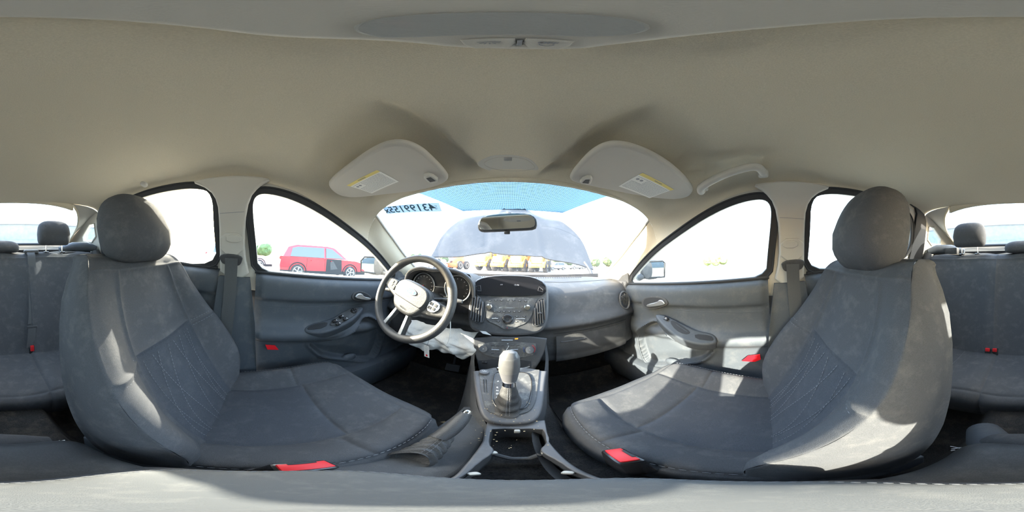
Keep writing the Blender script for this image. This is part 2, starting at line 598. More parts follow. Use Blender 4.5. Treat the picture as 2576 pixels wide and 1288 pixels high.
# ================================================================== THE SHELL OF THE CAR
def gx(z):                                   # half width of the glasshouse at height z
    return 0.71 - 0.30 * (z + 0.08)
def gv(y, z):                                # (y, z) -> glasshouse plane coordinates (left side)
    return (y, (z + 0.08) * 1.044)
def mir(pts):
    return [(-a, b) for a, b in pts][::-1]
def offset_poly(pts, d):
    n = len(pts)
    area = sum(pts[i][0] * pts[(i + 1) % n][1] - pts[(i + 1) % n][0] * pts[i][1] for i in range(n))
    sg = 1 if area > 0 else -1
    out = []
    for i in range(n):
        a, b, c = Vector(pts[i - 1][:2]), Vector(pts[i][:2]), Vector(pts[(i + 1) % n][:2])
        e1, e2 = (b - a).normalized(), (c - b).normalized()
        nrm = Vector((e1.y + e2.y, -(e1.x + e2.x)))
        if nrm.length < 1e-6: nrm = Vector((e1.y, -e1.x))
        nrm.normalize()
        out.append((b.x + nrm.x * d * sg, b.y + nrm.y * d * sg))
    return out

front_win = chaikin([(0.0146, 0.0004), (0.2913, -0.0123), (0.644, -0.0379), (0.8246, -0.0474), (0.6829, 0.0586), (0.5279, 0.1524), (0.3678, 0.2241), (0.2415, 0.2776), (0.1357, 0.3132), (0.0566, 0.3291), (-0.0004, 0.3297), (-0.023, 0.2996), (-0.0186, 0.2355), (0.0002, 0.1127)], 2)
rear_win = chaikin([gv(*q) for q in [(-.165, -.07), (-.178, .10), (-.178, .235), (-.24, .262), (-.37, .265), (-.52, .258), (-.67, .235), (-.755, .19), (-.785, .12), (-.795, .04), (-.76, -.02), (-.48, -.045)]], 2)
quarter_win = chaikin([gv(*q) for q in [(-.965, .215), (-1.0, .035), (-1.26, .05)]], 1)
side_out = [gv(*q) for q in [(1.02, -.17), (-1.62, -.17), (-1.62, .03), (-1.45, .075), (-1.2, .155), (-.95, .24), (-.7, .285), (-.5, .305), (-.3, .31), (-.1, .305), (.05, .29), (.14, .272), (.24, .235), (.35, .185), (.49, .11), (.6, .045), (.72, -.02), (.82, -.08), (1.02, -.14)]]
for side, fr, f in (('left', 'GL', lambda p: p), ('right', 'GR', mir)):
    o = plate('wall_' + side, fr, f(side_out), 0.03, 'pale_plastic', lift=-0.03, holes=[f(front_win), f(rear_win), f(quarter_win)])
    struct(o)
    for wname, wo, d in (('seal', front_win, .030), ('seal', rear_win, .030)):
        out = offset_poly(f(wo), d)
        s1 = plate(wname, fr, out, 0.012, 'rubber', o, lift=0.0, bevel=.003, holes=[f(wo)], res=2)
        rim = [tuple(frame_pt(fr, a, b, .012)) for a, b in offset_poly(f(wo), d - .004)]
        tube('seal_lip', rim, .0045, 'rubber', s1, k=8, closed=True)
    rimq = [tuple(frame_pt(fr, a, b, .002)) for a, b in f(quarter_win)]
    tube('window_rim', rimq, .006, 'pale_plastic', o, k=8, closed=True)

# side glass
n = 2
for side, fr, f in (('left', 'GL', lambda p: p), ('right', 'GR', mir)):
    for wo in (front_win, rear_win, quarter_win):
        g = plate('window_%d' % n, fr, offset_poly(f(wo), .008), 0.004, 'glass' if wo is not quarter_win else 'tinted', lift=-0.022, bevel=.0005)
        struct(g)
        n += 1

# headliner
ze = [(-1, .232), (-.9, .232), (-.7, .268), (-.5, .287), (-.3, .292), (-.1, .287), (.05, .272), (.14, .254), (.24, .217), (.35, .168), (.49, .092), (.6, .03)]
zc = [(-1, .262), (-.92, .275), (-.75, .305), (-.5, .325), (-.2, .333), (.1, .322), (.3, .292), (.40, .276), (.47, .262), (.6, .24)]
def roof(a, v):
    s = math.sin(a * math.pi / 2)
    yf = .463 + .067 * s * s
    yr = -.93 + .03 * s * s
    y = yf + (yr - yf) * v
    e, c = key(ze, y)[0], key(zc, y)[0]
    xe = gx(e) - .004
    x = xe * s
    z = e + (c - e) * max(0, 1 - abs(s) ** 7) ** .5
    ax = abs(x)
    up = sstep(.10, .20, y) * (1 - sstep(.40, .455, y)) * (1 - sstep(.50, .60, ax))
    half = key([(.1, .17), (.22, .145), (.32, .125), (.40, .085), (.46, .05)], y)[0]
    z += .026 * up * sstep(half - .008, half + .014, ax)
    return (x, y, z)
o = grid('ceiling', roof, lin(-1, 1, 200), lin(0, 1, 100), 'headliner', thick=0.0, smooth=80)
struct(o)
# outer roof skin keeps the daylight out above the headliner
def roof_out(a, v):
    x, y, z = roof(a, v)
    return (x * 1.03, y, z + .03)
bm = bmesh.new()
skin = grid('roof_skin', roof_out, lin(-1, 1, 30), lin(0, 1, 20), 'black_paint', o, thick=0.0, smooth=80)

# A-pillars
Wt = [(0, .655, .53, .078), (.25, .672, .63, .03), (.5, .688, .73, -.025), (.75, .702, .84, -.085), (1, .712, 1.04, -.14)]
Ws = [(0, .585, .520, .258), (.25, .605, .60, .185), (.5, .622, .69, .120), (.75, .645, .83, .033), (1, .675, 1.05, -.075)]
for k, sg in ((1, -1), (2, 1)):
    def Fp(q, t):
        a, b = Vector(key(Wt, t)), Vector(key(Ws, t))
        p = a.lerp(b, q)
        arch = Vector(roof(1 - .297 * min(max(q, 0), 1), 0))
        base0 = Vector(key(Wt, 0)).lerp(Vector(key(Ws, 0)), min(max(q, 0), 1))
        p += (arch - base0) * (1 - min(max(t, 0), 1)) ** 3
        bul = math.sin(min(max(q, 0), 1) * math.pi) * .018 * min(1, max(t, 0) * 4)
        p += Vector((-.75, -.55, -.1)) * bul
        return (p.x * sg, p.y, p.z)
    o = grid('trim_%d' % k, Fp, lin(-.04, 1.06, 14), lin(-.03, 1, 24), 'headliner', thick=0, smooth=80)
    struct(o)
    lp = [Fp(1.05, t) for t in lin(0, 1, 20)]
    tube('pillar_edge', lp, .007, 'pale_plastic', o, k=8)

# windscreen
def wsf(a, v):
    xs, ys, zs = key([(0, .605, .515, .264), (.25, .625, .605, .19), (.5, .645, .70, .125), (.75, .67, .845, .036), (1, .70, 1.06, -.088)], v)
    bow = key([(0, -.055), (.5, .10), (1, .215)], v)[0]
    dz = key([(0, 0.002), (.5, .012), (1, 0)], v)[0]
    return (xs * a, ys + bow * (1 - a * a), zs + dz * (1 - a * a))
o = grid('window_1', wsf, lin(-1, 1, 24), lin(0, 1, 16), 'glass', smooth=80)
struct(o)
# dotted band at its top centre
def frit(a, q):
    top = .33 * a; bot = .19 * a
    x = top + (bot - top) * q
    p = Vector(wsf(x / .62, .015 + .19 * q * (1 - .0 * a * a)))
    return (p.x, p.y - .004, p.z - .003)
grid('dotted_band', frit, lin(-1, 1, 16), lin(0, 1, 6), 'frit', o, smooth=80)
# chips on the glass
bm = bmesh.new()
for (a, v) in ((-.11, .80), (.33, .78), (-.32, .86)):
    p = Vector(wsf(a, v))
    bmesh.ops.create_icosphere(bm, subdivisions=2, radius=.005, matrix=Matrix.Translation(p + Vector((0, -.004, -.003))))
bm_obj('stone_chips', bm, 'lamp_lens', o)['kind'] = 'stuff'
# rear glass
def rgf(a, v):
    xs, ys, zs = key([(0, .43, -.915, .240), (.14, .495, -.965, .205), (.4, .56, -1.10, .145), (1, .62, -1.44, .02)], v)
    bow = key([(0, -.03), (.5, -.08), (1, -.10)], v)[0]
    dz = key([(0, .034), (.14, .04), (.5, .02), (1, 0.0)], v)[0]
    return (xs * a, ys + bow * (1 - a * a), zs + dz * (1 - a ** 4))
o = grid('window_8', rgf, lin(-1, 1, 24), lin(0, 1, 16), 'tinted', smooth=80)
struct(o)
# C-pillars
Ct = [(0, .60, -.86, .24), (.15, .602, -.93, .235), (.4, .635, -1.14, .175), (1, .675, -1.60, .03)]
for k, sg in ((3, -1), (4, 1)):
    def Fc(q, t):
        a = Vector(key(Ct, t))
        xs, ys, zs = rgf(1, t)
        b0 = Vector(rgf(1, 0))
        p = a.lerp(Vector((xs, ys, zs)), q)
        p += (Vector(roof(1 - .50 * max(q, 0), 1)) - Vector(key(Ct, 0)).lerp(b0, max(q, 0))) * (1 - t) ** 3
        p += Vector((-.8, .5, -.1)) * math.sin(q * math.pi) * .012
        return (p.x * sg, p.y, p.z)
    o = grid('trim_%d' % k, Fc, lin(-.05, 1, 10), lin(0, 1, 24), 'pale_plastic', thick=0, smooth=80)
    struct(o)
    tube('pillar_edge', [Fc(1, t) for t in lin(0, 1, 20)], .008, 'headliner', o, k=8)
# header strip behind the roof over the rear glass
def hdr(a, q):
    p = Vector(roof(a * .50, 1))
    g = Vector(rgf(p.x / .43, 0))
    return tuple(p.lerp(g, q) + Vector((0, 0, -.004 * q)))
o = grid('trim_15', hdr, lin(-1.02, 1.02, 30), lin(-.3, 1.1, 6), 'headliner', smooth=80)
struct(o)
tube('header_edge', [rgf(a, 0.01) for a in lin(-1, 1, 20)], .008, 'headliner', o, k=8)
for side, fr, f in (('left', 'GL', lambda p: p), ('right', 'GR', mir)):
    w_ = bpy.data.objects['wall_' + side]
    plate('rear_door_frame', fr, chaikin(f([gv(*q) for q in [(-.80, .262), (-.70, .285), (-.80, .272), (-.905, .235), (-.945, .10), (-.955, -.10), (-.80, -.10), (-.815, .04), (-.805, .16)]]), 1), .016, 'rubber', w_, lift=.0, bevel=.004)
tube('trim_16', [tuple(Vector(wsf(a, 0)) + Vector((0, -.002, -.002))) for a in lin(-1, 1, 24)], .009, 'headliner', None, k=8)
struct(bpy.data.objects['trim_16'])

# B-pillars: pale upper cover, dark lower cover, belt height adjuster
bp_out = [(.045, .292), (.0, .262), (-.035, .215), (-.048, .12), (-.045, 0), (-.018, -.105), (-.150, -.105), (-.150, .0), (-.150, .12), (-.155, .20), (-.185, .25), (-.26, .288), (-.20, .296), (-.1, .302), (-.02, .300)]
bp_low = [(-.02, -.105), (.012, -.30), (.03, -.55), (.06, -.86), (-.20, -.86), (-.17, -.55), (-.16, -.30), (-.150, -.105)]
for k, fr, f, sg in ((5, 'GL', lambda p: p, -1), (6, 'GR', mir, 1)):
    o = plate('trim_%d' % k, fr, chaikin(f([gv(*q) for q in bp_out]), 1), .030, 'pale_plastic', lift=.0, bevel=.010, res=3)
    struct(o)
    # adjustable belt guide cover with its release tab
    g = plate('belt_guide_cover', fr, chaikin(f([gv(*q) for q in [(-.05, .085), (-.145, .085), (-.145, .0), (-.05, .0)]]), 1), .010, 'pale_plastic', o, lift=.030, bevel=.004)
    plate('release_tab', fr, chaikin(f([gv(*q) for q in [(-.060, .078), (-.118, .078), (-.118, .050), (-.060, .050)]]), 1), .006, 'pale_plastic', g, lift=.040, bevel=.002)
    plate('cover_line', fr, f([gv(*q) for q in [(-.052, .165), (-.145, .158), (-.145, .156), (-.052, .163)]]), .001, 'print', o, lift=.030, bevel=.0002)
    low = []
    bm = bmesh.new()
    vs = []
    for (y, z) in bp_low:
        vs.append((sg * (.705 - .04 * sstep(-.1, -.16, z) - .005), y, z))
    n_ = len(vs)
    inner = [(x - sg * .035, y, z) for x, y, z in vs]
    fs = [tuple(range(n_))] + [tuple(range(n_, 2 * n_))[::-1]] + [(i, (i + 1) % n_, n_ + (i + 1) % n_, n_ + i) for i in range(n_)]
    bm.free()
    lo = pydata('trim_%d' % (k + 2), vs + inner, fs, 'door')
    bpy.context.view_layer.update()
    struct(lo)

# ------------------------------------------------------------------ doors
def inpoly(p, poly):
    x, y = p
    c = False
    n = len(poly)
    for i in range(n):
        x1, y1 = poly[i]; x2, y2 = poly[(i + 1) % n]
        if (y1 > y) != (y2 > y) and x < (x2 - x1) * (y - y1) / (y2 - y1) + x1:
            c = not c
    return c
def dpoly(p, poly):
    best = 9
    P = Vector(p)
    n = len(poly)
    for i in range(n):
        a, b = Vector(poly[i]), Vector(poly[(i + 1) % n])
        ab = b - a
        t = min(max((P - a).dot(ab) / ab.length_squared, 0), 1)
        best = min(best, (P - (a + ab * t)).length)
    return best if inpoly(p, poly) else -best

def sill(y):
    return -.083 - .06 * y if y > 0 else -.083 - .035 * y
prof = [(-.02, 0), (0, .002), (.010, .022), (.03, .036), (.08, .034), (.105, .028), (.118, .014), (.15, .010), (.2, .008), (.235, .018), (.262, .042), (.285, .048), (.305, .040), (.325, .018), (.345, .012), (.42, .006), (.50, .004), (.6, .02)]
pocket = chaikin([(-a, b) for a, b in [(-0.7295, -0.4491), (-0.7134, -0.572), (-0.6659, -0.6787), (-0.5566, -0.6398), (-0.4114, -0.5756), (-0.3234, -0.533), (-0.2748, -0.4723), (-0.2469, -0.426), (-0.3387, -0.4326), (-0.4135, -0.4195), (-0.5051, -0.3717), (-0.5847, -0.3105)]], 2)
def door_surf(sg, y0, y1, has_pocket):
    def F(y, q):
        h = -.012 + q * .56
        z = sill(y) - h
        zz = z
        off = key(prof, h)[0]
        off *= 1 - .35 * sstep(.55, .85, y)
        if has_pocket:
            d = dpoly((y, z), pocket)
            off -= .040 * sstep(0, .014, d) * (1 - sstep(.0, .09, d) * .45)
            off += .010 * sstep(-.02, -.004, d) * (1 if d < 0 else 1 - sstep(0, .006, d))
        off -= .012 * sstep(.035, .0, min(y - y0, y1 - y))
        return (sg * (.702 - off), y, z)
    return F
for k, sg, fr in ((1, -1, 'DL'), (2, 1, 'DR')):
    F = door_surf(sg, .005, .90, True)
    o = grid('door_%d' % k, F, lin(.005, .90, 110), lin(0, 1, 90), 'door', thick=0, smooth=80)
    struct(o)
    # outer skin of the door
    box('outer_skin', (sg * .755, .44, -.53), (.03, .95, .72), 'black_paint', o, bev=.01)
    # window ledge strip with a bright rubber edge
    tube('window_ledge', [(sg * .699, y, sill(y) + .004) for y in lin(.0, .86, 20)], .008, 'rubber', o, k=8)
    # crease strip
    tube('crease', [F(y, (.118 + .03 * (1 - y / .85) + .012) / .56) for y in lin(.03, .84, 20)], .0025, 'door', o, k=6)
    tube('armrest_seam', [F(y, (.318 + .012) / .56) for y in lin(.01, .36, 14)], .0022, 'rubber', o, k=6)
for k, sg in ((3, -1), (4, 1)):
    F = door_surf(sg, -.98, -.155, False)
    o = grid('door_%d' % k, F, lin(-.98, -.155, 60), lin(0, 1, 70), 'door', thick=0, smooth=80)
    struct(o)
    box('outer_skin', (sg * .755, -.58, -.50), (.03, .9, .78), 'black_paint', o, bev=.01)
    tube('window_ledge', [(sg * .699, y, sill(y) + .004) for y in lin(-.82, -.165, 16)], .008, 'rubber', o, k=8)
    pod = tube('armrest', [(sg * .655, -.30, -.30), (sg * .65, -.45, -.305), (sg * .65, -.62, -.29)], .03, 'door', o, k=12)
    tube('pull_handle', [(sg * .672, -.30, -.20), (sg * .648, -.34, -.205), (sg * .648, -.42, -.20), (sg * .672, -.46, -.195)], .007, 'silver', o, k=8)

# left front door fittings
dl, dr = bpy.data.objects['door_1'], bpy.data.objects['door_2']
pod = plate('armrest', 'PL', [(0.1515, 0.0329), (0.0665, -0.0036), (-0.0274, -0.0152), (-0.1041, -0.0143), (-0.1647, 0.0128), (-0.1803, 0.0352), (-0.161, 0.0574), (-0.1263, 0.0619), (-0.0402, 0.0492), (0.0452, 0.0691), (0.1141, 0.0721), (0.1487, 0.054)], .07, 'door', dl, lift=-.058, bevel=.010, smooth_pts=2, res=3)
plate('pull_tray', 'PL', [(-0.16, 0.0398), (-0.1308, 0.0509), (-0.0538, 0.0392), (-0.084, 0.0113), (-0.1575, 0.0268)], .002, 'rubber', pod, lift=.0122, bevel=.0008, smooth_pts=1)
sw = plate('switch_panel', 'PL', [(-0.0656, 0.0081), (-0.0339, 0.0409), (0.0478, 0.0618), (0.1132, 0.0597), (0.1273, 0.0395), (0.0799, 0.0156), (0.0033, 0.0041)], .004, 'plastic', pod, lift=.0122, bevel=.001, smooth_pts=1)
for (u, v) in [(-0.0279, 0.0246), (0.0132, 0.0352), (-0.0228, 0.0036), (0.0225, 0.0137)]:
    b = box('window_switch', frame_pt('PL', u, v, .021), (.024, .016, .009), 'gloss', pod, bev=.003, rot=frame_rot('PL'))
    box('switch_mark', frame_pt('PL', u + .006, v, .0262), (.004, .0035, .0008), 'white_print', b, bev=0, rot=frame_rot('PL'))
(u, v), = [(0.0898, 0.0406)]
kn = lathe('mirror_knob', [(.016, 0), (.016, .006), (.013, .009), (.012, .009)], on_frame('PL', u, v, .014), 'gloss', pod)
for a in range(4):
    box('knob_mark', frame_pt('PL', u + .009 * math.cos(a * 1.57 + .78), v + .009 * math.sin(a * 1.57 + .78), .0235), (.0025, .0025, .0008), 'white_print', kn, bev=0)
pod = plate('armrest', 'PR', [(-0.1718, 0.0116), (-0.0634, -0.0316), (0.0357, -0.0534), (0.1144, -0.0452), (0.171, -0.0183), (0.1813, 0.0042), (0.1656, 0.0265), (0.1388, 0.0378), (0.0792, 0.0245), (0.0243, 0.0274), (-0.0607, 0.0375), (-0.1299, 0.0364)], .07, 'door', dr, lift=-.058, bevel=.010, smooth_pts=2, res=3)
tr = plate('pull_tray', 'PR', [(-0.0659, 0.0107), (-0.0548, 0.0288), (0.0383, 0.0101), (0.0582, -0.0035), (0.0383, -0.0213), (-0.0116, -0.0188)], .002, 'rubber', pod, lift=.0122, bevel=.0008, smooth_pts=1)
for q in (-.005, .0, .005):
    a, b = [(0.6476, 0.4315, -0.3206), (0.6359, 0.3684, -0.3433)]
    tube('tray_rib', [Vector(a) + Vector((.0, q * 2, .014)), Vector(b) + Vector((.0, q * 2, .014))], .0012, 'door', tr, k=5)
plate('pull_tray', 'PR', [(0.0734, 0.0013), (0.1418, 0.0218), (0.1643, 0.0069), (0.1569, -0.0055), (0.0916, -0.0224)], .002, 'rubber', pod, lift=.0122, bevel=.0008, smooth_pts=1)
(u, v), = [(-0.0889, 0.0158)]
b = box('window_switch', frame_pt('PR', u, v, .019), (.026, .018, .009), 'gloss', pod, bev=.003, rot=frame_rot('PR'))
box('switch_mark', frame_pt('PR', u, v, .0242), (.005, .004, .0008), 'white_print', b, bev=0, rot=frame_rot('PR'))

for o, fr, bez, lev in ((dl, 'DL', [(0.4506, -0.2078), (0.4624, -0.1687), (0.5145, -0.1661), (0.5728, -0.1933), (0.5918, -0.223), (0.5184, -0.2258)], [(0.4642, -0.1963), (0.4824, -0.1765), (0.5102, -0.1787), (0.5244, -0.1975), (0.5682, -0.2088), (0.5716, -0.2183), (0.5525, -0.2207), (0.4994, -0.2082)]),
                        (dr, 'DR', [(-0.6624, -0.2312), (-0.6486, -0.1954), (-0.5797, -0.1758), (-0.4997, -0.1744), (-0.4735, -0.1975), (-0.4842, -0.2203), (-0.5686, -0.2525), (-0.6446, -0.2578)], [(-0.6136, -0.2359), (-0.6045, -0.2251), (-0.5343, -0.2022), (-0.5234, -0.1899), (-0.4978, -0.1893), (-0.4838, -0.2116), (-0.5406, -0.2277), (-0.6021, -0.2413)])):
    bz = plate('handle_bezel', fr, bez, .008, 'plastic', o, lift=.010, bevel=.002, smooth_pts=2)
    plate('handle_recess', fr, [(sum(p[0] for p in bez) / len(bez) * .18 + a * .82, sum(p[1] for p in bez) / len(bez) * .18 + b * .82) for a, b in bez], .001, 'rubber', bz, lift=.0182, bevel=.0003, smooth_pts=2)
    plate('handle_lever', fr, lev, .010, 'silver', bz, lift=.020, bevel=.0035, smooth_pts=1, res=3)
for o, fr, rf in ((dl, 'DL', [(0.0608, -0.4234), (0.1034, -0.428), (0.1202, -0.4546), (0.0708, -0.4515)]), (dr, 'DR', [(-0.1348, -0.4897), (-0.1064, -0.4561), (-0.0562, -0.4462), (-0.0546, -0.4779), (-0.0784, -0.4928)])):
    plate('red_reflector', fr, rf, .006, 'reflector', o, lift=.0, bevel=.002)
(u, v), = [(-0.6371, -0.2202)]
bz = bpy.data.objects['door_2'].children[0]
lk = plate('lock_switch', 'DR', [(u - .010, v - .02), (u + .010, v - .02), (u + .010, v + .02), (u - .010, v + .02)], .004, 'gloss', dr, lift=.012, bevel=.001, smooth_pts=2)
# cloth-dark map pocket lip
for o, sg in ((dl, -1), (dr, 1)):
    lip = [(sg * .690, a, b) for a, b in pocket]
    tube('pocket_lip', lip, .003, 'door', o, k=6, closed=True)
    # a lump of moulding low in the pocket
    bm = bmesh.new()
    bmesh.ops.create_uvsphere(bm, u_segments=14, v_segments=8, radius=1, matrix=Matrix.Translation((sg * .71, .49, -.60)) @ Matrix.Diagonal((.02, .05, .025, 1)))
    bm_obj('bottle_rest', bm, 'door', o)

# ------------------------------------------------------------------ floor, sills, firewall, bulkheads
def floorF(u, v):
    x, y = u, v
    z = -.86
    tun = 1 - sstep(.10, .17, abs(x))
    z += tun * key([(-1, .20), (-.3, .22), (.1, .28), (.6, .34), (1.2, .42)], y)[0]
    z += .16 * sstep(.80, 1.25, y) * (1 - tun)
    z += noise.noise(Vector((x * 8, y * 8, 0))) * .004
    return (x, y, z)
o = grid('floor', floorF, lin(-.72, .72, 80), lin(-1.1, 1.30, 80), 'carpet', thick=0, smooth=80)
struct(o)
for k, sg in ((11, -1), (12, 1)):
    o = box('trim_%d' % k, (sg * .685, -.06, -.76), (.10, 2.2, .20), 'door', bev=.03)
    struct(o)
    bx = bpy.data.objects['trim_%d' % k]
for nm, c, s in (('wall_front', (0, 1.30, -.50), (1.5, .03, .84)), ('wall_back', (0, -1.14, -.45), (1.5, .03, .86))):
    struct(box(nm, c, s, 'carpet', bev=0))
for k, sg in ((13, -1), (14, 1)):
    struct(box('trim_%d' % k, (sg * .73, 1.08, -.52), (.05, .46, .80), 'door', bev=.01))
# parcel shelf and its raised rear edge
def shelf(u, v):
    y = -1.0 - .56 * v
    z = -.045 + .05 * v + .02 * sstep(.8, 1, v)
    return (u * .70, y, z + .010 * math.cos(u * 9))
o = grid('parcel_shelf', shelf, lin(-1, 1, 40), lin(0, 1, 14), 'shelf', thick=0, smooth=80)
tag(o, 'brown-grey felt parcel shelf under the rear window', 'shelf')
tube('ledge_strip', [(x, -1.47 + .10 * (x / .66) ** 2, .026) for x in lin(-.66, .66, 20)], .012, 'rubber', o, k=8)
for sg in (-1, 1):
    tube('shelf_bolster', [(sg * .42, -1.10, -.02), (sg * .52, -1.09, .0), (sg * .62, -1.05, .005), (sg * .67, -1.0, -.01)], [.02, .035, .035, .02], 'door', o, k=12)
box('corner_cover', (.50, -1.06, -.01), (.10, .05, .05), 'plastic', o, bev=.01)
# ground outside
def gr(u, v):
    return (u, v, -CAM_H + noise.noise(Vector((u * .05, v * .05, 0))) * .0)
gm = grid('ground', gr, [-400, -60, -20, -8, 0, 8, 20, 60, 400], [-400, -60, -20, -8, 0, 8, 20, 60, 400], 'ground')
struct(gm)

# ================================================================== DASHBOARD
DX = [(-.74, .06, -.005), (-.66, .03, 0), (-.56, .0, .0), (-.30, 0, 0), (.0, 0, 0), (.30, 0, 0), (.56, .01, 0), (.66, .04, -.005), (.74, .08, -.01)]
DS = [(0, 1.275, -.094), (.12, 1.10, -.096), (.26, .94, -.098), (.34, .86, -.108), (.40, .81, -.122), (.46, .775, -.150), (.53, .755, -.195), (.60, .735, -.245), (.66, .712, -.280), (.70, .705, -.300), (.735, .722, -.322), (.76, .728, -.345), (.82, .722, -.40), (.88, .725, -.46), (.93, .76, -.515), (1, 1.15, -.60)]
def dashF(x, t):
    y, z = key(DS, t)
    dy, dz = key(DX, x)
    w = 1 - sstep(.0, .3, t)
    curve = .05 * (x / .7) ** 2 * w
    left = sstep(-.14, -.20, x) * (1 - sstep(-.60, -.66, x))
    y2 = y + dy * (1 - w) - curve - .10 * (x / .7) ** 2 * w * w
    y2 += left * .03 * sstep(.45, .62, t)
    z2 = z + dz
    z2 += .012 * (1 - sstep(.0, .34, abs(x))) * sstep(.1, .35, t) * (1 - sstep(.42, .5, t))
    return (x, y2, z2)
dash = empty('dashboard', (0, 1.0, -.30), 'dark grey soft dashboard under the windscreen, full width', 'dashboard')
grid('dash_body', dashF, lin(-.74, .74, 90), lin(0, 1, 90), 'dash', dash, smooth=70)
# glovebox on the passenger side
gb = grid('glovebox_lid', lambda x, t: tuple(Vector(dashF(x, t)) + Vector((0, -.006, 0))), lin(.20, .60, 16), lin(.765, .915, 12), 'dash', dash, thick=.006)
hd = tube('glovebox_handle', [Vector(dashF(x, .80)) + Vector((0, -.010, 0)) for x in lin(.22, .34, 6)], .006, 'plastic', gb, k=8, flat=.6)
tube('glovebox_seam', [Vector(dashF(x, .752)) + Vector((0, -.002, 0)) for x in lin(.19, .62, 16)], .002, 'rubber', dash, k=6)
tube('dash_seam', [Vector(dashF(x, .30)) + Vector((0, 0, .0008)) for x in lin(.18, .66, 16)], .0012, 'rubber', dash, k=6)
# end air vents with slats
for sg, px in ((1, .62), (-1, -.62)):
    c = Vector(dashF(px, .56))
    ring = [c + Vector((math.cos(a) * .034, -.016 + (math.sin(a) * .012), math.sin(a) * .052)) for a in lin(0, 2 * math.pi, 20)[:-1]]
    v = tube('side_vent', ring, .006, 'dash', dash, k=8, closed=True)
    bm = bmesh.new()
    bm.faces.new([bm.verts.new(p + Vector((0, .003, 0))) for p in ring])
    bm_obj('vent_throat', bm, 'rubber', v)
    for i in (-2, -1, 0, 1, 2):
        box('vent_slat', c + Vector((i * .011, -.012, 0)), (.003, .016, .085 - abs(i) * .012), 'dash', v, bev=.001)
# defroster grille along the glass
bm = bmesh.new()
for i in range(60):
    x = -.5 + i / 59.0
    p = Vector(dashF(x, .06))
    add_box(bm, p + Vector((0, 0, .002)), (.004, .03, .003))
g_ = bm_obj('defroster_grille', bm, 'rubber', dash)
g_['kind'] = 'stuff'
# end corner panels by the doors
for sg in (-1, 1):
    box('end_cap', (sg * .69, .89, -.24), (.03, .16, .26), 'dash', dash, bev=.012)

# instrument cluster under its hood
clu = empty('instrument_cluster', (-.34, .72, -.13), 'hooded instrument cluster with two chrome-ringed dials behind the steering wheel', 'gauges')
def hood(a, v):
    cx, w = -.337, .178
    hgt = .120 - .03 * v
    lobe = 1 - .07 * math.exp(-((math.cos(a)) / .14) ** 2)
    c, s = math.cos(a), math.sin(a)
    x = cx + w * (1 - .06 * v) * (abs(c) ** .75) * (1 if c > 0 else -1)
    z = -.145 + hgt * (max(s, 0) ** .62) * lobe
    y = .665 + .02 * abs(c) + .32 * v - .02 * math.sin(a) * (1 - v)
    return (x, y, z)
grid('cluster_hood', hood, lin(-.12, math.pi + .12, 48), [0, .03, .08, .2, .4, .6, .8, 1], 'dash', clu, thick=.010, smooth=70)
tube('hood_rim', [hood(a, 0) for a in lin(-.12, math.pi + .12, 48)], .007, 'grey_plastic', clu, k=8)
plate('cluster_face', 'Y72', [(-.525, -.235), (-.15, -.235), (-.152, -.12), (-.19, -.05), (-.30, -.034), (-.36, -.040), (-.44, -.036), (-.50, -.08), (-.522, -.14)], .01, 'gloss', clu, lift=-.012)
for cx, nm in ((-.425, 'speedometer'), (-.245, 'rev_counter')):
    d = lathe(nm, [(.060, 0), (.060, .004), (.055, .006), (.054, .001)], on_frame('Y72', cx, -.120, 0), 'gloss', clu, k=36)
    tube('dial_ring', [tuple(frame_pt('Y72', cx + .0625 * math.cos(a), -.120 + .0625 * math.sin(a), .004)) for a in lin(0, 2 * math.pi, 40)[:-1]], .0032, 'silver', d, k=6, closed=True)
    for i in range(13):
        a = R(225 - i * 22.5)
        box('tick', frame_pt('Y72', cx + .047 * math.cos(a), -.120 + .047 * math.sin(a), .0022), (.0055, .0008, .0012), 'white_print', d, bev=0, rot=Matrix.Rotation(-a, 3, 'Y'))
    a = R(222)
    tube('needle', [frame_pt('Y72', cx, -.12, .005), frame_pt('Y72', cx + .045 * math.cos(a), -.12 + .045 * math.sin(a), .005)], [.002, .0008], 'red', d, k=5)
sc_ = plate('trip_screen', 'Y72', [(-.375, -.165), (-.296, -.165), (-.302, -.12), (-.369, -.12)], .003, 'screen', clu, lift=.0, bevel=.001)
tube('screen_frame', [tuple(frame_pt('Y72', a, b, .004)) for a, b in [(-.375, -.166), (-.296, -.166), (-.302, -.119), (-.369, -.119)]], .0016, 'silver', sc_, k=6, closed=True)

# ------------------------------------------------------------------ steering wheel
WC = Vector((-.362, .52, -.142))
wn_ = Vector((0, -.93, .36)).normalized()
wu = Vector((0, .36, .93)).normalized()
FR['WHL'] = (tuple(WC), (1, 0, 0), tuple(wu))
ROT = R(-17)
def wp(x, y, n=0.0):
    c, s = math.cos(ROT), math.sin(ROT)
    return tuple(frame_pt('WHL', x * c - y * s, x * s + y * c, n))
FR['WHR'] = (tuple(WC), tuple(Vector(wp(1, 0)) - WC), tuple(Vector(wp(0, 1)) - WC))
whl = empty('steering_wheel', WC, 'black four-spoke steering wheel with an oval badge on its hub', 'steering wheel')
rad = []
ring = []
for a in lin(0, 2 * math.pi, 96)[:-1]:
    ring.append(wp(.167 * math.cos(a), .167 * math.sin(a)))
    thumb = math.exp(-((a - .62) / .16) ** 2) + math.exp(-((a - (math.pi - .62)) / .16) ** 2)
    rad.append(.0160 + .0025 * thumb)
tube('rim', ring, rad, 'leather', whl, k=16, closed=True)
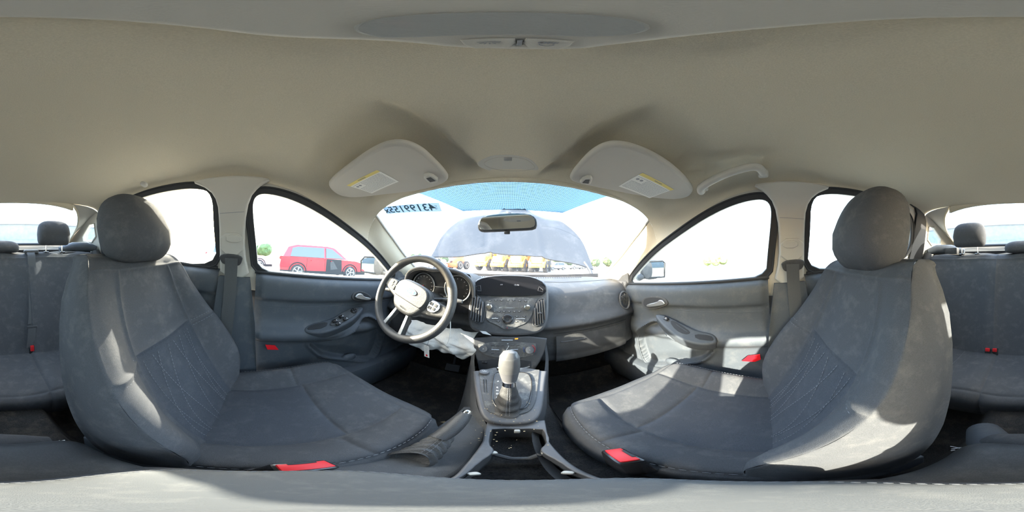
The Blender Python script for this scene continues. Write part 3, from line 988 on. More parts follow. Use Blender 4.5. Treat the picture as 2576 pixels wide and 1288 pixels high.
hub = plate('hub', 'WHR', [(x_ * 1.28, y_) for x_, y_ in [(-.058, .050), (-.03, .062), (.03, .062), (.058, .050), (.070, .018), (.062, -.02), (.045, -.058), (.022, -.072), (-.022, -.072), (-.045, -.058), (-.062, -.02), (-.070, .018)]], .045, 'leather', whl, lift=-.030, bevel=.014, smooth_pts=2, res=5)
plate('hub_pad', 'WHR', [(x_ * 1.28, y_) for x_, y_ in [(-.053, .046), (-.03, .056), (.03, .056), (.053, .046), (.063, .018), (.056, -.02), (.041, -.020), (-.041, -.020), (-.056, -.02), (-.063, .018)]], .008, 'leather', hub, lift=.0132, bevel=.0035, smooth_pts=2, res=3)
bd = plate('badge', 'WHR', [(.030 * math.cos(a), .022 + .0125 * math.sin(a)) for a in lin(0, 2 * math.pi, 32)[:-1]], .003, 'chrome', hub, lift=.0212, bevel=.001)
plate('badge_field', 'WHR', [(.0272 * math.cos(a), .022 + .0102 * math.sin(a)) for a in lin(0, 2 * math.pi, 32)[:-1]], .0008, 'blue_badge', bd, lift=.0242, bevel=.0002)
text('badge_lettering', 'Ford', 'WHR', 0, .0225, .0249, .019, 'chrome', bd)
text('airbag_lettering', 'AIRBAG', 'WHR', 0, -.050, .0152, .010, 'plastic', hub)
# spokes
for sg in (-1, 1):
    s = plate('spoke', 'WHR', [(sg * .05, .030), (sg * .10, .034), (sg * .166, .030), (sg * .170, -.006), (sg * .12, -.022), (sg * .058, -.040)][::(-sg)], .026, 'leather', whl, lift=-.022, bevel=.008, smooth_pts=1, res=3)
    p = plate('control_pad', 'WHR', [(sg * .084, .030), (sg * .122, .033), (sg * .134, .012), (sg * .116, -.012), (sg * .086, -.012)][::(-sg)], .005, 'gloss' if sg < 0 else 'silver', s, lift=.0042, bevel=.0015, smooth_pts=1)  # right pad in silver: the sun's glare on it is put into its colour
    for (bx_, by_) in ((.096, .018), (.114, .018), (.096, .002), (.112, .004)):
        box('control_button', Vector(frame_pt('WHR', sg * bx_, by_, .0102)), (.014, .011, .003), 'plastic', p, bev=.001, rot=frame_rot('WHR'))
    s2 = plate('lower_spoke', 'WHR', [(sg * .018, -.066), (sg * .040, -.056), (sg * .062, -.168), (sg * .046, -.170)][::(-sg)], .020, 'leather', whl, lift=-.018, bevel=.006, smooth_pts=0, res=3)
    plate('spoke_trim', 'WHR', [(sg * .026, -.070), (sg * .036, -.068), (sg * .054, -.158), (sg * .038, -.161)][::(-sg)], .005, 'silver', s2, lift=.0022, bevel=.0015)
plate('spoke_trim', 'WHR', [(-.05, -.152), (-.044, -.165), (.044, -.165), (.05, -.152)][::-1], .008, 'silver', whl, lift=-.010, bevel=.002, smooth_pts=0)
for i in range(6):
    box('pad_scuff', Vector(frame_pt('WHR', -.012 + i * .005, .0 - .003 * (i % 2), .0213)), (.002, .003, .0004), 'print', hub, bev=0)
# column shroud and stalks
col = empty('steering_column', (-.35, .64, -.20), 'dark steering column shroud with control stalks behind the wheel', 'column')
tube('shroud', [WC - wn_ * .035, WC - wn_ * .10, WC - wn_ * .22], [.045, .058, .065], 'plastic', col, k=20, flat=1.0)
for sg, nm in ((-1, 'indicator_stalk'), (1, 'wiper_stalk')):
    b0 = WC - wn_ * .07 + Vector((sg * .05, 0, .01))
    st = tube(nm, [b0, b0 + Vector((sg * .06, -.01, .012)), b0 + Vector((sg * .115, -.02, .016)), b0 + Vector((sg * .14, -.022, .016))], [.009, .008, .010, .007], 'plastic', col, k=10)
    tube('stalk_ring', [b0 + Vector((sg * .095, -.016, .015)), b0 + Vector((sg * .103, -.018, .0155))], .0108, 'silver', st, k=12)
ign = lathe('ignition_lock', [(.016, 0), (.018, .012), (.012, .014)], Matrix.Translation((-.262, .60, -.215)) @ (Vector((.6, -.75, .25))).to_track_quat('Z', 'Y').to_matrix().to_4x4(), 'gloss', col)

# ================================================================== CENTRE STACK
cs = empty('centre_stack', (0, .75, -.35), 'grey centre stack with display, radio and air vents between the dash halves', 'control panel')
bez = chaikin([(-0.1861, 0.0548), (-0.1848, 0.1096), (-0.1607, 0.1387), (-0.0966, 0.1553), (-0.0305, 0.1611), (0.0431, 0.1604), (0.1037, 0.1548), (0.1673, 0.1226), (0.1724, 0.0621), (0.1618, -0.0542), (0.1414, -0.0992), (0.1035, -0.119), (-0.0163, -0.1269), (-0.1349, -0.117), (-0.1767, -0.0977), (-0.1901, -0.0049)], 2)
fp = plate('fascia', 'STK', bez, .07, 'grey_plastic', cs, lift=-.064, bevel=.012, res=4)
plate('fascia_face', 'STK', [(a * .93, b * .93) for a, b in bez], .002, 'plastic', fp, lift=.006, bevel=.0008)
dsp = plate('display_hood', 'STK', [(-0.1674, 0.0562), (-0.1762, 0.1022), (-0.1541, 0.131), (-0.0961, 0.1473), (-0.0302, 0.1532), (0.043, 0.1525), (0.0996, 0.1469), (0.1554, 0.1169), (0.1593, 0.0626), (0.0785, 0.0586), (-0.0827, 0.0555)], .006, 'screen', cs, lift=.0075, bevel=.001, smooth_pts=1)
(u, v), = [(0.0226, 0.1076)]
text('clock_digits', '12:06', 'STK', u, v, .0142, .011, 'print', dsp)
(u, v), = [(-0.0453, 0.1081)]
text('display_text', 'AM', 'STK', u, v, .0142, .008, 'print', dsp)
for pts in ([(-0.1748, 0.0556), (-0.1405, 0.0485), (-0.1201, 0.003), (-0.1135, -0.0336), (-0.1169, -0.0745), (-0.1603, -0.0732), (-0.1791, -0.0038)], [(0.1509, 0.0476), (0.1193, 0.0392), (0.1029, -0.0106), (0.0886, -0.0725), (0.1017, -0.084), (0.1381, -0.0693), (0.1488, -0.0124)]):
    cxp = sum(p[0] for p in pts) / len(pts); cyp = sum(p[1] for p in pts) / len(pts)
    vt = plate('air_vent', 'STK', pts, .004, 'rubber', cs, lift=.007, bevel=.001, smooth_pts=1)
    sm = chaikin(pts, 2)
    tube('vent_frame', [tuple(frame_pt('STK', a, b, .010)) for a, b in sm], .0035, 'plastic', vt, k=8, closed=True)
    xs = [p[0] for p in sm]; lo, hi = min(xs), max(xs)
    for i in range(5):
        x = lo + (hi - lo) * (i + .8) / 5.6
        ys = [p[1] for p in sm if abs(p[0] - x) < (hi - lo) * .16]
        if not ys: continue
        y0_, y1_ = min(ys) + .006, max(ys) - .006
        box('vent_slat', frame_pt('STK', x, (y0_ + y1_) / 2, .015), (.0022, y1_ - y0_, .012), 'grey_plastic', vt, bev=.0008, rot=frame_rot('STK') @ Matrix.Rotation(.5 if cxp > 0 else -.5, 3, 'Y'))
    box('vent_tab', frame_pt('STK', cxp, cyp, .022), (.016, .008, .006), 'plastic', vt, bev=.002, rot=frame_rot('STK'))
radio = plate('radio_panel', 'STK', [(-0.1148, 0.0482), (0.1181, 0.0523), (0.1039, 0.0153), (0.0901, -0.0286), (0.0687, -0.0646), (0.0253, -0.0825), (0.0057, -0.0954), (-0.0303, -0.0964), (-0.0492, -0.079), (-0.0991, -0.062), (-0.1103, -0.0297)], .003, 'dusty', cs, lift=.008, bevel=.001, smooth_pts=1)
for u, v in [(-0.0936, 0.0047), (0.0684, 0.0049)]:
    k_ = lathe('radio_knob', [(.0125, 0), (.012, .013), (.0105, .0145), (0.0001, .0145)], on_frame('STK', u, v, .011), 'gloss', radio)
    lathe('knob_ring', [(.0135, 0), (.0140, .002), (.0140, .012), (.0120, .0155), (.0105, .0150)], on_frame('STK', u, v, .011), 'chrome', k_, k=28)
(u, v), = [(-0.0136, -0.0485)]
dial = lathe('selector_pad', [(.0215, 0), (.0215, .004), (.019, .006), (.010, .006), (.009, .0045), (0.0001, .0045)], on_frame('STK', u, v, .011), 'gloss', radio, k=32)
a, b = [(-0.0514, 0.0031), (0.0318, 0.005)]
box('disc_slot', frame_pt('STK', (a[0] + b[0]) / 2, a[1], .0112), (b[0] - a[0], .0022, .001), 'chrome', radio, bev=.0003, rot=frame_rot('STK'))
for u, v in [(-0.0938, 0.0325), (-0.0672, 0.0357), (-0.0424, 0.0366), (-0.0141, 0.0375), (0.0106, 0.0379), (0.0371, 0.0363), (0.0636, 0.0344), (-0.0695, -0.0161), (-0.0506, -0.0152), (-0.0299, -0.0144), (-0.0076, -0.0138), (0.0147, -0.0134), (0.0353, -0.0133), (-0.0644, -0.0451), (-0.0519, -0.0591), (0.025, -0.0352), (0.0556, -0.0353), (0.0235, -0.0588), (0.052, -0.0571)]:
    bt = box('radio_button', frame_pt('STK', u, v, .0115), (.0135, .0062, .002), 'plastic', radio, bev=.0008, rot=frame_rot('STK'))
    box('button_print', frame_pt('STK', u, v, .0127), (.006, .0009, .0004), 'white_print', bt, bev=0, rot=frame_rot('STK'))
for pts in ([(-0.0796, -0.0478), (-0.0542, -0.0464)], [(0.0217, -0.0461), (0.0589, -0.0462)]):
    tube('silver_bar', [frame_pt('STK', *pts[0], .0125), frame_pt('STK', *pts[1], .0125)], .0009, 'silver', radio, k=5)
(u, v), = [(-0.0142, -0.0867)]
plate('hazard_switch', 'STK', [(u - .010, v - .005), (u + .010, v - .005), (u + .008, v + .006), (u - .008, v + .006)], .003, 'gloss', radio, lift=.011, bevel=.0008)
bm = bmesh.new()
add_tube(bm, [frame_pt('STK', u - .0035, v - .003, .0145), frame_pt('STK', u + .0035, v - .003, .0145), frame_pt('STK', u, v + .003, .0145)], .0006, 5, closed=True)
bm_obj('hazard_triangle', bm, 'red', radio)
for pts in ([(-0.162, 0.0952), (-0.1416, 0.1003), (-0.1373, 0.0735), (-0.1582, 0.0761)], [(0.1259, 0.0999), (0.1421, 0.0861), (0.1414, 0.0746), (0.1194, 0.0808)]):
    tube('corner_recess', [tuple(frame_pt('STK', a, b, .0145)) for a, b in pts], .0014, 'grey_plastic', cs, k=6, closed=True)
# silver chip of trim below the radio
for pts in ([(-0.1273, -0.1088), (-0.1022, -0.1082), (-0.0745, -0.1263), (-0.1129, -0.1203)],):
    plate('trim_chip', 'STK', pts, .002, 'silver', cs, lift=.006, bevel=.0005)

# ================================================================== CENTRE CONSOLE
con = empty('centre_console', (0, .35, -.80), 'dark centre console with heater controls, gear gate and cup holders', 'console')
# side walls: lofted outline from the stack to the armrest
def conF(q, t):
    # rows front (t=0) to back (t=1): y, z deck, half width, bottom z
    y, z, w, zb = key([(0, .70, -.33, .150, -.80), (.2, .635, -.41, .148, -.80), (.38, .53, -.462, .118, -.80), (.58, .40, -.485, .088, -.80), (.72, .31, -.508, .056, -.80), (.86, .18, -.512, .050, -.80), (1, .0, -.512, .050, -.80)], t)
    xc = .015 * sstep(.45, .8, t)
    if q < .5:
        a = 1 - q / .5
        return (xc - w - .045 * a, y + (.05 * a if t < .3 else 0), z - .010 + (zb - z) * a)
    a = (q - .5) / .5
    return (w + .010 * a, y + (.05 * a if t < .3 else 0), z - .010 + (zb - z) * a)
bm = bmesh.new()
for sgn in (0, 1):
    rows = []
    for t in lin(0, 1, 30):
        row = []
        for a in (0, .03, .08, .2, .5, 1):
            q = (.5 - .5 * a) - 1e-9 if sgn == 0 else .5 + .5 * a
            p = Vector(conF(q, t))
            if a == 0: p += Vector(((.012 if sgn == 0 else -.012), 0, .004))
            row.append(bm.verts.new(p))
        rows.append(row)
    for i in range(30):
        for j in range(5):
            bm.faces.new((rows[i][j], rows[i][j + 1], rows[i + 1][j + 1], rows[i + 1][j]))
bm_obj('side_wall', bm, 'plastic', con, smooth=70)
# heater panel
hp = plate('heater_panel', 'CLM', chaikin([(-0.1543, 0.0385), (0.1536, 0.0447), (0.1395, -0.0265), (0.1043, -0.1064), (0.0703, -0.1493), (-0.0603, -0.1518), (-0.1166, -0.1193), (-0.1437, -0.0331)], 1), .03, 'plastic', con, lift=-.026, bevel=.006, res=3)
hc = plate('heater_controls', 'CLM', [(-0.1299, 0.0111), (0.0994, 0.0185), (0.1044, -0.0236), (0.0846, -0.0533), (-0.0317, -0.0626), (-0.12, -0.0455)], .003, 'dusty', hp, lift=.005, bevel=.001, smooth_pts=1)
for (u, v), r in zip([(-0.103, -0.0183), (0.0744, -0.0181)], (.0165, .0175)):
    k_ = lathe('heater_knob', [(r * .9, 0), (r * .88, .013), (r * .78, .015), (.0001, .015)], on_frame('CLM', u, v, .008), 'gloss', hc, k=28)
    lathe('knob_ring', [(r * .98, 0), (r, .003), (r, .010), (r * .93, .0155), (r * .8, .0155)], on_frame('CLM', u, v, .008), 'chrome', k_, k=32)
    box('knob_mark', frame_pt('CLM', u, v, .0236), (.001, .006, .0006), 'white_print', k_, bev=0, rot=frame_rot('CLM'))
    if r > .017:
        for nm, m_, a0, a1 in (('cold_arc', 'blue_badge', 150, 215), ('hot_arc', 'red', -40, 60)):
            tube(nm, [frame_pt('CLM', u + .0225 * math.cos(R(a)), v + .0225 * math.sin(R(a)), .0085) for a in lin(a0, a1, 12)], .0011, m_, hc, k=5)
for pts in ([(-0.0725, -0.0211), (-0.0427, -0.0209)], [(0.001, -0.0191), (0.0306, -0.017)], [(-0.0122, 0.0088), (-0.0075, 0.0089)], [(-0.0351, 0.0247), (0.0096, 0.026)]):
    tube('silver_bar', [frame_pt('CLM', *pts[0], .009), frame_pt('CLM', *pts[1], .009)], .0012, 'silver', hc, k=5)
for u, v in [(-0.0689, -0.0018), (-0.0499, -0.0005), (-0.031, 0.0006), (0.01, 0.0018), (0.0305, 0.0037), (-0.0667, -0.0398), (-0.045, -0.0382), (-0.0233, -0.039), (0.0013, -0.0382), (0.026, -0.0361)]:
    box('heater_button', frame_pt('CLM', u, v, .0088), (.012, .0055, .002), 'plastic', hc, bev=.0008, rot=frame_rot('CLM'))
a, b = [(-0.0189, -0.0331), (-0.0071, -0.0061)]
tube('airflow_symbol', [frame_pt('CLM', *a, .010), frame_pt('CLM', (a[0] + b[0]) / 2 - .002, (a[1] + b[1]) / 2, .010), frame_pt('CLM', *b, .010)], .0012, 'white_print', hc, k=5)
lathe('airflow_dot', [(.0022, 0), (.0022, .001)], on_frame('CLM', b[0], b[1] + .004, .009), 'white_print', hc, k=10)
(u, v), = [(0.024, 0.0317)]
ab = text('bag_warning', 'OFF', 'CLM', u, v, .006, .0075, 'amber', hp, bold=.0002)
# storage niche with socket
ni = plate('storage_niche', 'CLM', [(-0.1193, -0.071), (0.0812, -0.0628), (0.0738, -0.1205), (0.0558, -0.1361), (-0.1053, -0.1447), (-0.119, -0.1094)], .002, 'rubber', hp, lift=.005, bevel=.0005, smooth_pts=1)
(u, v), = [(-0.0946, -0.0878)]
box('usb_socket', frame_pt('CLM', u, v, .009), (.020, .012, .004), 'gloss', ni, bev=.001, rot=frame_rot('CLM'))
a, b = [(0.0413, -0.109), (0.0742, -0.1022)]
tube('niche_edge', [frame_pt('CLM', *a, .010), frame_pt('CLM', *b, .010)], .0018, 'silver', ni, k=5)
# raised silver-grey surround
out = [(-0.1246, 0.1721), (-0.1043, 0.0986), (-0.0808, 0.0257), (-0.0578, -0.039), (-0.0417, -0.0652), (-0.0229, -0.0752), (0.0103, -0.0764), (0.0475, -0.0722), (0.0674, -0.0445), (0.085, 0.0122), (0.1075, 0.1045), (0.1309, 0.1786)]
inn = [(-0.1032, 0.1764), (-0.0838, 0.0925), (-0.0635, 0.02), (-0.0489, -0.0209), (-0.0343, -0.0386), (0.0103, -0.0405), (0.0395, -0.035), (0.0569, -0.01), (0.0704, 0.0322), (0.0863, 0.1075), (0.1037, 0.1826)]
sur = plate('gate_surround', 'SHF', out, .030, 'grey_plastic', con, lift=-.026, bevel=.008, smooth_pts=1, res=4)
deck = plate('gate_deck', 'SHF', inn, .004, 'dusty', sur, lift=.004, bevel=.001, smooth_pts=1)
gp = [(-0.0467, 0.1041), (-0.045, 0.1442), (-0.0304, 0.1521), (0.0492, 0.1532), (0.0649, 0.1306), (0.0646, 0.0857), (0.0535, 0.025), (0.0428, -0.0071), (0.0293, -0.023), (-0.0174, -0.0205), (-0.0322, -0.0052), (-0.0418, 0.0358)]
gate = plate('gear_gate', 'SHF', gp, .004, 'dusty', sur, lift=.0082, bevel=.0015, smooth_pts=1)
tube('gate_edge', [tuple(frame_pt('SHF', a, b, .0125)) for a, b in chaikin(gp, 2)], .0018, 'gloss', gate, k=6, closed=True)
for ch, (u, v) in zip('PRNDL', [(-0.0324, 0.1015), (-0.032, 0.0722), (-0.0306, 0.0572), (-0.0293, 0.0426), (-0.0288, 0.0264)]):
    text('gear_letter', ch, 'SHF', u, v, .0122, .0085, 'white_print', gate, bold=.0003)
for x in (1217, 1223):
    a, b = [(0, 0), (0, 0)]
for a, b in ([(-0.076, 0.1082), (-0.0632, 0.0474)], [(-0.0689, 0.1094), (-0.057, 0.0484)]):
    tube('card_slot', [frame_pt('SHF', *a, .008), frame_pt('SHF', *b, .008)], .0016, 'gloss', deck, k=6)
(u, v), = [(-0.0809, 0.1438)]
cap = plate('socket_cap', 'SHF', [(u + .017 * math.cos(a), v + .013 * math.sin(a)) for a in lin(0, 2 * math.pi, 28)[:-1]], .012, 'grey_plastic', sur, lift=.006, bevel=.003, res=3)
text('socket_text', '12V', 'SHF', u, v + .001, .0182, .011, 'white_print', cap)
# chips and dirt on the deck
bm = bmesh.new()
for i in range(70):
    u = random.uniform(-.055, .06); v = random.uniform(-.17, .05)
    p = frame_pt('SHF', u, v, .0125)
    s = random.uniform(.0008, .0022)
    add_box(bm, p, (s * 1.4, s, s * .6), rot=Matrix.Rotation(random.random() * 3, 3, 'Z'))
c_ = bm_obj('crumbs', bm, 'leaf_dry', con)
c_['kind'] = 'stuff'

# gear selector
gs = empty('gear_selector', frame_pt('SHF', 0, .0, .0), 'gear selector with a pale worn silver-fronted knob and dark gaiter in the gear gate', 'gear lever')
kb = [Vector((.0, .405, -.365)), Vector((.0, .41, -.345)), Vector((-.001, .415, -.325)), Vector((-.001, .42, -.295)), Vector((-.001, .425, -.268)), Vector((0, .428, -.254)), Vector((0, .43, -.249))]
tube('knob', kb, [.014, .020, .0245, .027, .0255, .018, .006], 'grey_plastic', gs, k=20, flat=.9)
kn = bpy.data.objects[gs.children[0].name]
def capf(a, t):
    ang = R(-90 + 72 * a)
    i = t * 5
    j = min(int(i), 4); f = i - j
    p = kb[j + 1].lerp(kb[min(j + 2, 6)], f)
    rr = [.020, .0245, .027, .0255, .018, .006]
    r = (rr[j] * (1 - f) + rr[j + 1] * f) + .0014
    return tuple(p + Vector((math.cos(ang) * r * 1.0, math.sin(ang) * r * .9, 0)))
grid('knob_face', capf, lin(-1, 1, 12), lin(.25, .97, 14), 'worn_silver', kn, smooth=80)
lathe('knob_button', [(.006, 0), (.006, .004), (.0045, .005)], Matrix.Translation((-.0265, .415, -.31)) @ Vector((-1, -.3, 0)).to_track_quat('Z', 'Y').to_matrix().to_4x4(), 'chrome', kn, k=14)
tube('collar', [(0, .404, -.368), (0, .405, -.352)], [.017, .016], 'chrome', gs, k=18)
def gait(a, t):
    ang = a * 2 * math.pi
    wx, wy = .014 + .018 * t ** .8, .014 + .034 * t ** 1.1
    k_ = 1 + .09 * math.sin(t * 26) * t + .05 * math.sin(ang * 5 + t * 7) * t
    c, s = math.cos(ang), math.sin(ang)
    return (c * wx * k_, .404 + s * wy * k_ - .008 * t, -.366 - .100 * t + s * .008 * t)
gt_ = grid('gaiter', gait, lin(0, 1, 40), lin(0, 1, 24), 'leather', gs, smooth=80)
stitches('gaiter_seam', [[Vector(gait(.75 + d, t)) + Vector((0, -.001, .001)) for t in lin(.02, .98, 12)] for d in (-.02, .02)], 'thread', gt_, dash=.004, gap=.002, r=.0007)

# cup-holder deck
dout = [(-0.0391, 0.3423), (-0.0375, 0.3004), (-0.0337, 0.2602), (-0.035, 0.2064), (-0.0341, 0.169), (-0.0305, 0.1321)]
dout2 = [(0.0749, 0.3477), (0.0684, 0.2989), (0.0623, 0.2603), (0.0636, 0.2147), (0.0638, 0.1697), (0.0641, 0.1235)]
ol = dout + [(-.032, .0), (.064, .0)] + dout2[::-1]
cup = [(-0.025, 0.316), (-0.0271, 0.2937), (-0.0228, 0.2496), (-0.0138, 0.2326), (-0.0136, 0.2178), (-0.0233, 0.1832), (-0.0249, 0.1354)] + [(-.024, .085), (-.018, .05), (.052, .05), (.058, .085)] + [(0.0619, 0.3123), (0.0634, 0.2914), (0.062, 0.2669), (0.0549, 0.2477), (0.0442, 0.2312), (0.045, 0.2161), (0.0552, 0.1843), (0.0561, 0.1479), (0.058, 0.1297)][::-1]
dk = plate('cup_deck', 'CON', ol, .012, 'grey_plastic', con, lift=-.010, bevel=.003, holes=[chaikin(cup, 1)[::-1]], res=3)
bm = bmesh.new()
cc = chaikin(cup, 1)
top = [bm.verts.new((a, b, -.500)) for a, b in cc]
bot = [bm.verts.new(((a - .018) * .9 + .018, b * .95 + .01, -.575)) for a, b in cc]
for i in range(len(cc)):
    bm.faces.new((top[i], top[(i + 1) % len(cc)], bot[(i + 1) % len(cc)], bot[i]))
bm.faces.new(bot)
well = bm_obj('cup_well', bm, 'plastic', dk, smooth=50)
for (x_, y_, r_) in ((0.018, .314, 0), (-.014, .226, .5), (.050, .224, -.5), (.052, .150, -.6), (-.020, .15, .6)):
    box('cup_grip', (x_, y_ - .004, -.508), (.011, .010, .014), 'pale_plastic', dk, bev=.003, rot=Matrix.Rotation(r_, 3, 'Z'))
lathe('copper_coin', [(.0095, 0), (.0095, .0015)], Matrix.Translation((.0, .255, -.5745)), 'leaf_dry', dk, k=20)
dv = tube('cup_divider', [(-.012, .222, -.52), (.008, .214, -.535), (.03, .214, -.535), (.045, .222, -.52)], .006, 'plastic', dk, k=8)
# wing beside the handbrake and panel joint lines
plate('console_wing', 'CON', [(-.145, .02), (-.028, .02), (-.030, .16), (-.036, .33), (-.075, .43), (-.110, .42), (-.132, .28)], .03, 'plastic', con, lift=-.050, bevel=.008, res=3)

# armrest lid and console box under it
arm = empty('armrest', (0, 0, -.43), 'grey padded armrest lid right below the camera, over the console box', 'armrest')
ao = [(-.094, .015), (-.088, .062), (-.066, .088), (-.03, .097), (.005, .098), (.04, .095), (.068, .080), (.080, .045), (.080, .0), (.062, -.028), (.03, -.044), (-.01, -.052), (-.05, -.055), (-.085, -.035)]
def lid(a, t):
    n_ = len(AO)
    x, y = AO[int(round(a)) % n_]
    s = key([(0, 0), (.5, .55), (.8, .88), (.93, .97), (1, 1.0), (1.12, 1.0), (1.3, .97)], t)[0]
    z = key([(0, -.342), (.5, -.344), (.8, -.349), (.93, -.355), (1, -.364), (1.12, -.384), (1.3, -.405)], t)[0]
    return (x * s, (y - .02) * s + .02, z)
AO = chaikin([(a * .94, b * .94) for a, b in ao], 2)
lm = grid('padded_lid', lid, list(range(len(AO) + 1)), [0, .2, .4, .6, .75, .85, .92, .97, 1, 1.04, 1.08, 1.12, 1.2, 1.3], 'armrest', arm, smooth=80)
stitches('lid_stitching', [[Vector(lid(a, .90)) + Vector((0, 0, .0005)) for a in range(0, len(AO) + 1)], [Vector(lid(a, .94)) + Vector((0, 0, .0005)) for a in range(0, len(AO) + 1)]], 'thread', lm, dash=.004, gap=.0025, r=.0006)
bx = box('console_box', (-.005, -.035, -.515), (.165, .26, .22), 'plastic', arm, bev=.035, seg=5)
def ledge(a, t):
    n_ = len(AO)
    x, y = AO[int(round(a)) % n_]
    s = 1.04 + .16 * t
    return (x * s, (y + .02) * s - .02 - .02 * t, -.400 - .045 * t * t)
grid('box_rim', ledge, list(range(len(AO) + 1)), lin(0, 1, 8), 'grey_plastic', arm, smooth=80)
# bent grey padded tube behind the armrest
tb = empty('padded_tube', (.12, -.20, -.62), 'bent grey cloth-covered tube on the tunnel behind the armrest', 'tube')
t1 = tube('upper_sleeve', [(.095, -.305, -.66), (.065, -.235, -.60), (.040, -.19, -.565), (.025, -.165, -.55)], [.040, .042, .042, .040], 'door', tb, k=20)
t2 = tube('lower_sleeve', [(.045, -.215, -.57), (.015, -.195, -.530), (-.02, -.180, -.505), (-.055, -.175, -.51)], [.040, .043, .040, .034], 'fabric', tb, k=20)
# torn white foam scraps on the tunnel
for i, (x, y, s_) in enumerate(((.0, -.245, 1.0), (.03, -.225, .9), (-.085, -.235, .5), (-.05, -.185, .6), (.10, -.20, .7))):
    bm = bmesh.new()
    for k in range(9):
        p = Vector((x + random.uniform(-.035, .035) * s_, y + random.uniform(-.012, .012) * s_, -.636 + random.uniform(0, .006)))
        add_box(bm, p, (random.uniform(.006, .022) * s_, random.uniform(.002, .006) * s_, .003), rot=Matrix.Rotation(random.uniform(-1, 1), 3, 'Z'))
    o = bm_obj('foam_scrap', bm, 'white_scrap')
    tag(o, ['largest torn white foam scrap on the tunnel behind the armrest', 'torn white foam scrap beside the bent grey tube', 'small white foam scrap nearest the driver seat side',
            'thin white foam scrap close behind the armrest', 'white foam scrap under the bent grey tube'][i], 'scrap', 'torn white scraps on the tunnel')

# handbrake
hb = empty('handbrake', (-.09, .2, -.50), 'dark handbrake lever with creased gaiter between driver seat and console', 'handbrake')
hp_ = [Vector((-.078, .318, -.432)), Vector((-.081, .30, -.440)), Vector((-.087, .265, -.455)), Vector((-.093, .232, -.468))]
tube('grip', hp_, [.0125, .0165, .0175, .0165], 'leather', hb, k=16)
lathe('release_button', [(.009, 0), (.0095, .010), (.008, .012)], aim(hp_[0], hp_[0] + (hp_[0] - hp_[1])), 'chrome', hb, k=16)
def bootF(a, t):
    ang = a * 2 * math.pi
    p = Vector((-.090, .240, -.466)).lerp(Vector((-.092, .160, -.512)), t)
    w = .018 + .010 * t
    l = .018 + .018 * t
    k_ = 1 + .10 * math.sin(t * 30 + math.sin(ang) * 2) * (.4 + t * .6) + .05 * math.sin(ang * 4 + 2)
    return (p.x + math.cos(ang) * w * k_, p.y + math.sin(ang) * l * .5 * k_, p.z + math.sin(ang) * l * .75 * k_)
bt = grid('boot', bootF, lin(0, 1, 36), lin(0, 1, 26), 'leather', hb, smooth=80)
stitches('boot_seam', [[Vector(bootF(.22 + d, t)) + Vector((0, 0, .001)) for t in lin(.05, .95, 12)] for d in (-.02, .02)], 'thread', bt, dash=.004, gap=.002, r=.0006)

# ================================================================== FRONT SEATS
BK = [(0, -.005, -.62, .225, .00, .08), (.10, -.035, -.565, .240, .02, .10), (.30, -.090, -.445, .250, .072, .115), (.48, -.150, -.325, .250, .072, .12), (.64, -.205, -.215, .243, .044, .105), (.78, -.245, -.125, .228, .024, .095), (.86, -.262, -.075, .214, .014, .085), (.92, -.277, -.043, .198, .008, .07), (.96, -.300, -.026, .186, .004, .05), (1, -.335, -.022, .178, .0, .03)]
CP = [(0, 0, 0, 0), (.3, .30, -.10, 0), (.5, .53, 0, 0), (.60, .66, .48, 0), (.70, .80, .92, 0), (.78, .91, 1.0, .02), (.86, .985, .78, .16), (.93, 1.0, .42, .55), (1.0, .975, .20, 1.0)]
def back_surface(x0, y0):
    def S(u, t):
        y, z, w, b, d = key(BK, t)
        y2, z2, _, _, _ = key(BK, min(t + .01, 1)); y1, z1, _, _, _ = key(BK, max(t - .01, 0))
        T = Vector((y2 - y1, z2 - z1)).normalized()
        N = Vector((T.y, -T.x))
        px, f, g = key(CP, abs(u))
        off = b * f - d * g
        off = b * f
        return (x0 + math.copysign(w * px, u), y + y0 + N.x * off - .91 * d * g, z + N.y * off - .30 * d * g)
    return S
CK = [(0, -.16, -.575, .235, .0, .10), (.12, -.08, -.560, .245, .018, .11), (.35, .06, -.545, .252, .034, .12), (.6, .20, -.525, .252, .034, .12), (.74, .285, -.508, .246, .026, .115), (.84, .340, -.500, .236, .014, .10), (.90, .372, -.508, .226, .006, .09), (.94, .388, -.530, .218, .0, .08), (1, .380, -.62, .205, 0, .06)]
CQ = [(0, 0, 0, 0), (.3, .30, -.15, 0), (.5, .53, 0, 0), (.60, .66, .5, 0), (.72, .82, 1.0, 0), (.80, .93, .9, .05), (.88, .99, .6, .25), (.94, 1.0, .4, .6), (1.0, .98, .20, 1.0)]
def cushion_surface(x0, y0):
    def S(u, t):
        y, z, w, b, d = key(CK, t)
        y2, z2, _, _, _ = key(CK, min(t + .01, 1)); y1, z1, _, _, _ = key(CK, max(t - .01, 0))
        T = Vector((y2 - y1, z2 - z1)).normalized()
        N = Vector((-T.y, T.x))
        px, f, g = key(CQ, abs(u))
        off = b * f - d * g
        front = sstep(.72, .95, t) * .035 * (px ** 3)
        return (x0 + math.copysign(w * px, u), y + y0 - front + N.x * off, z + N.y * off)
    return S
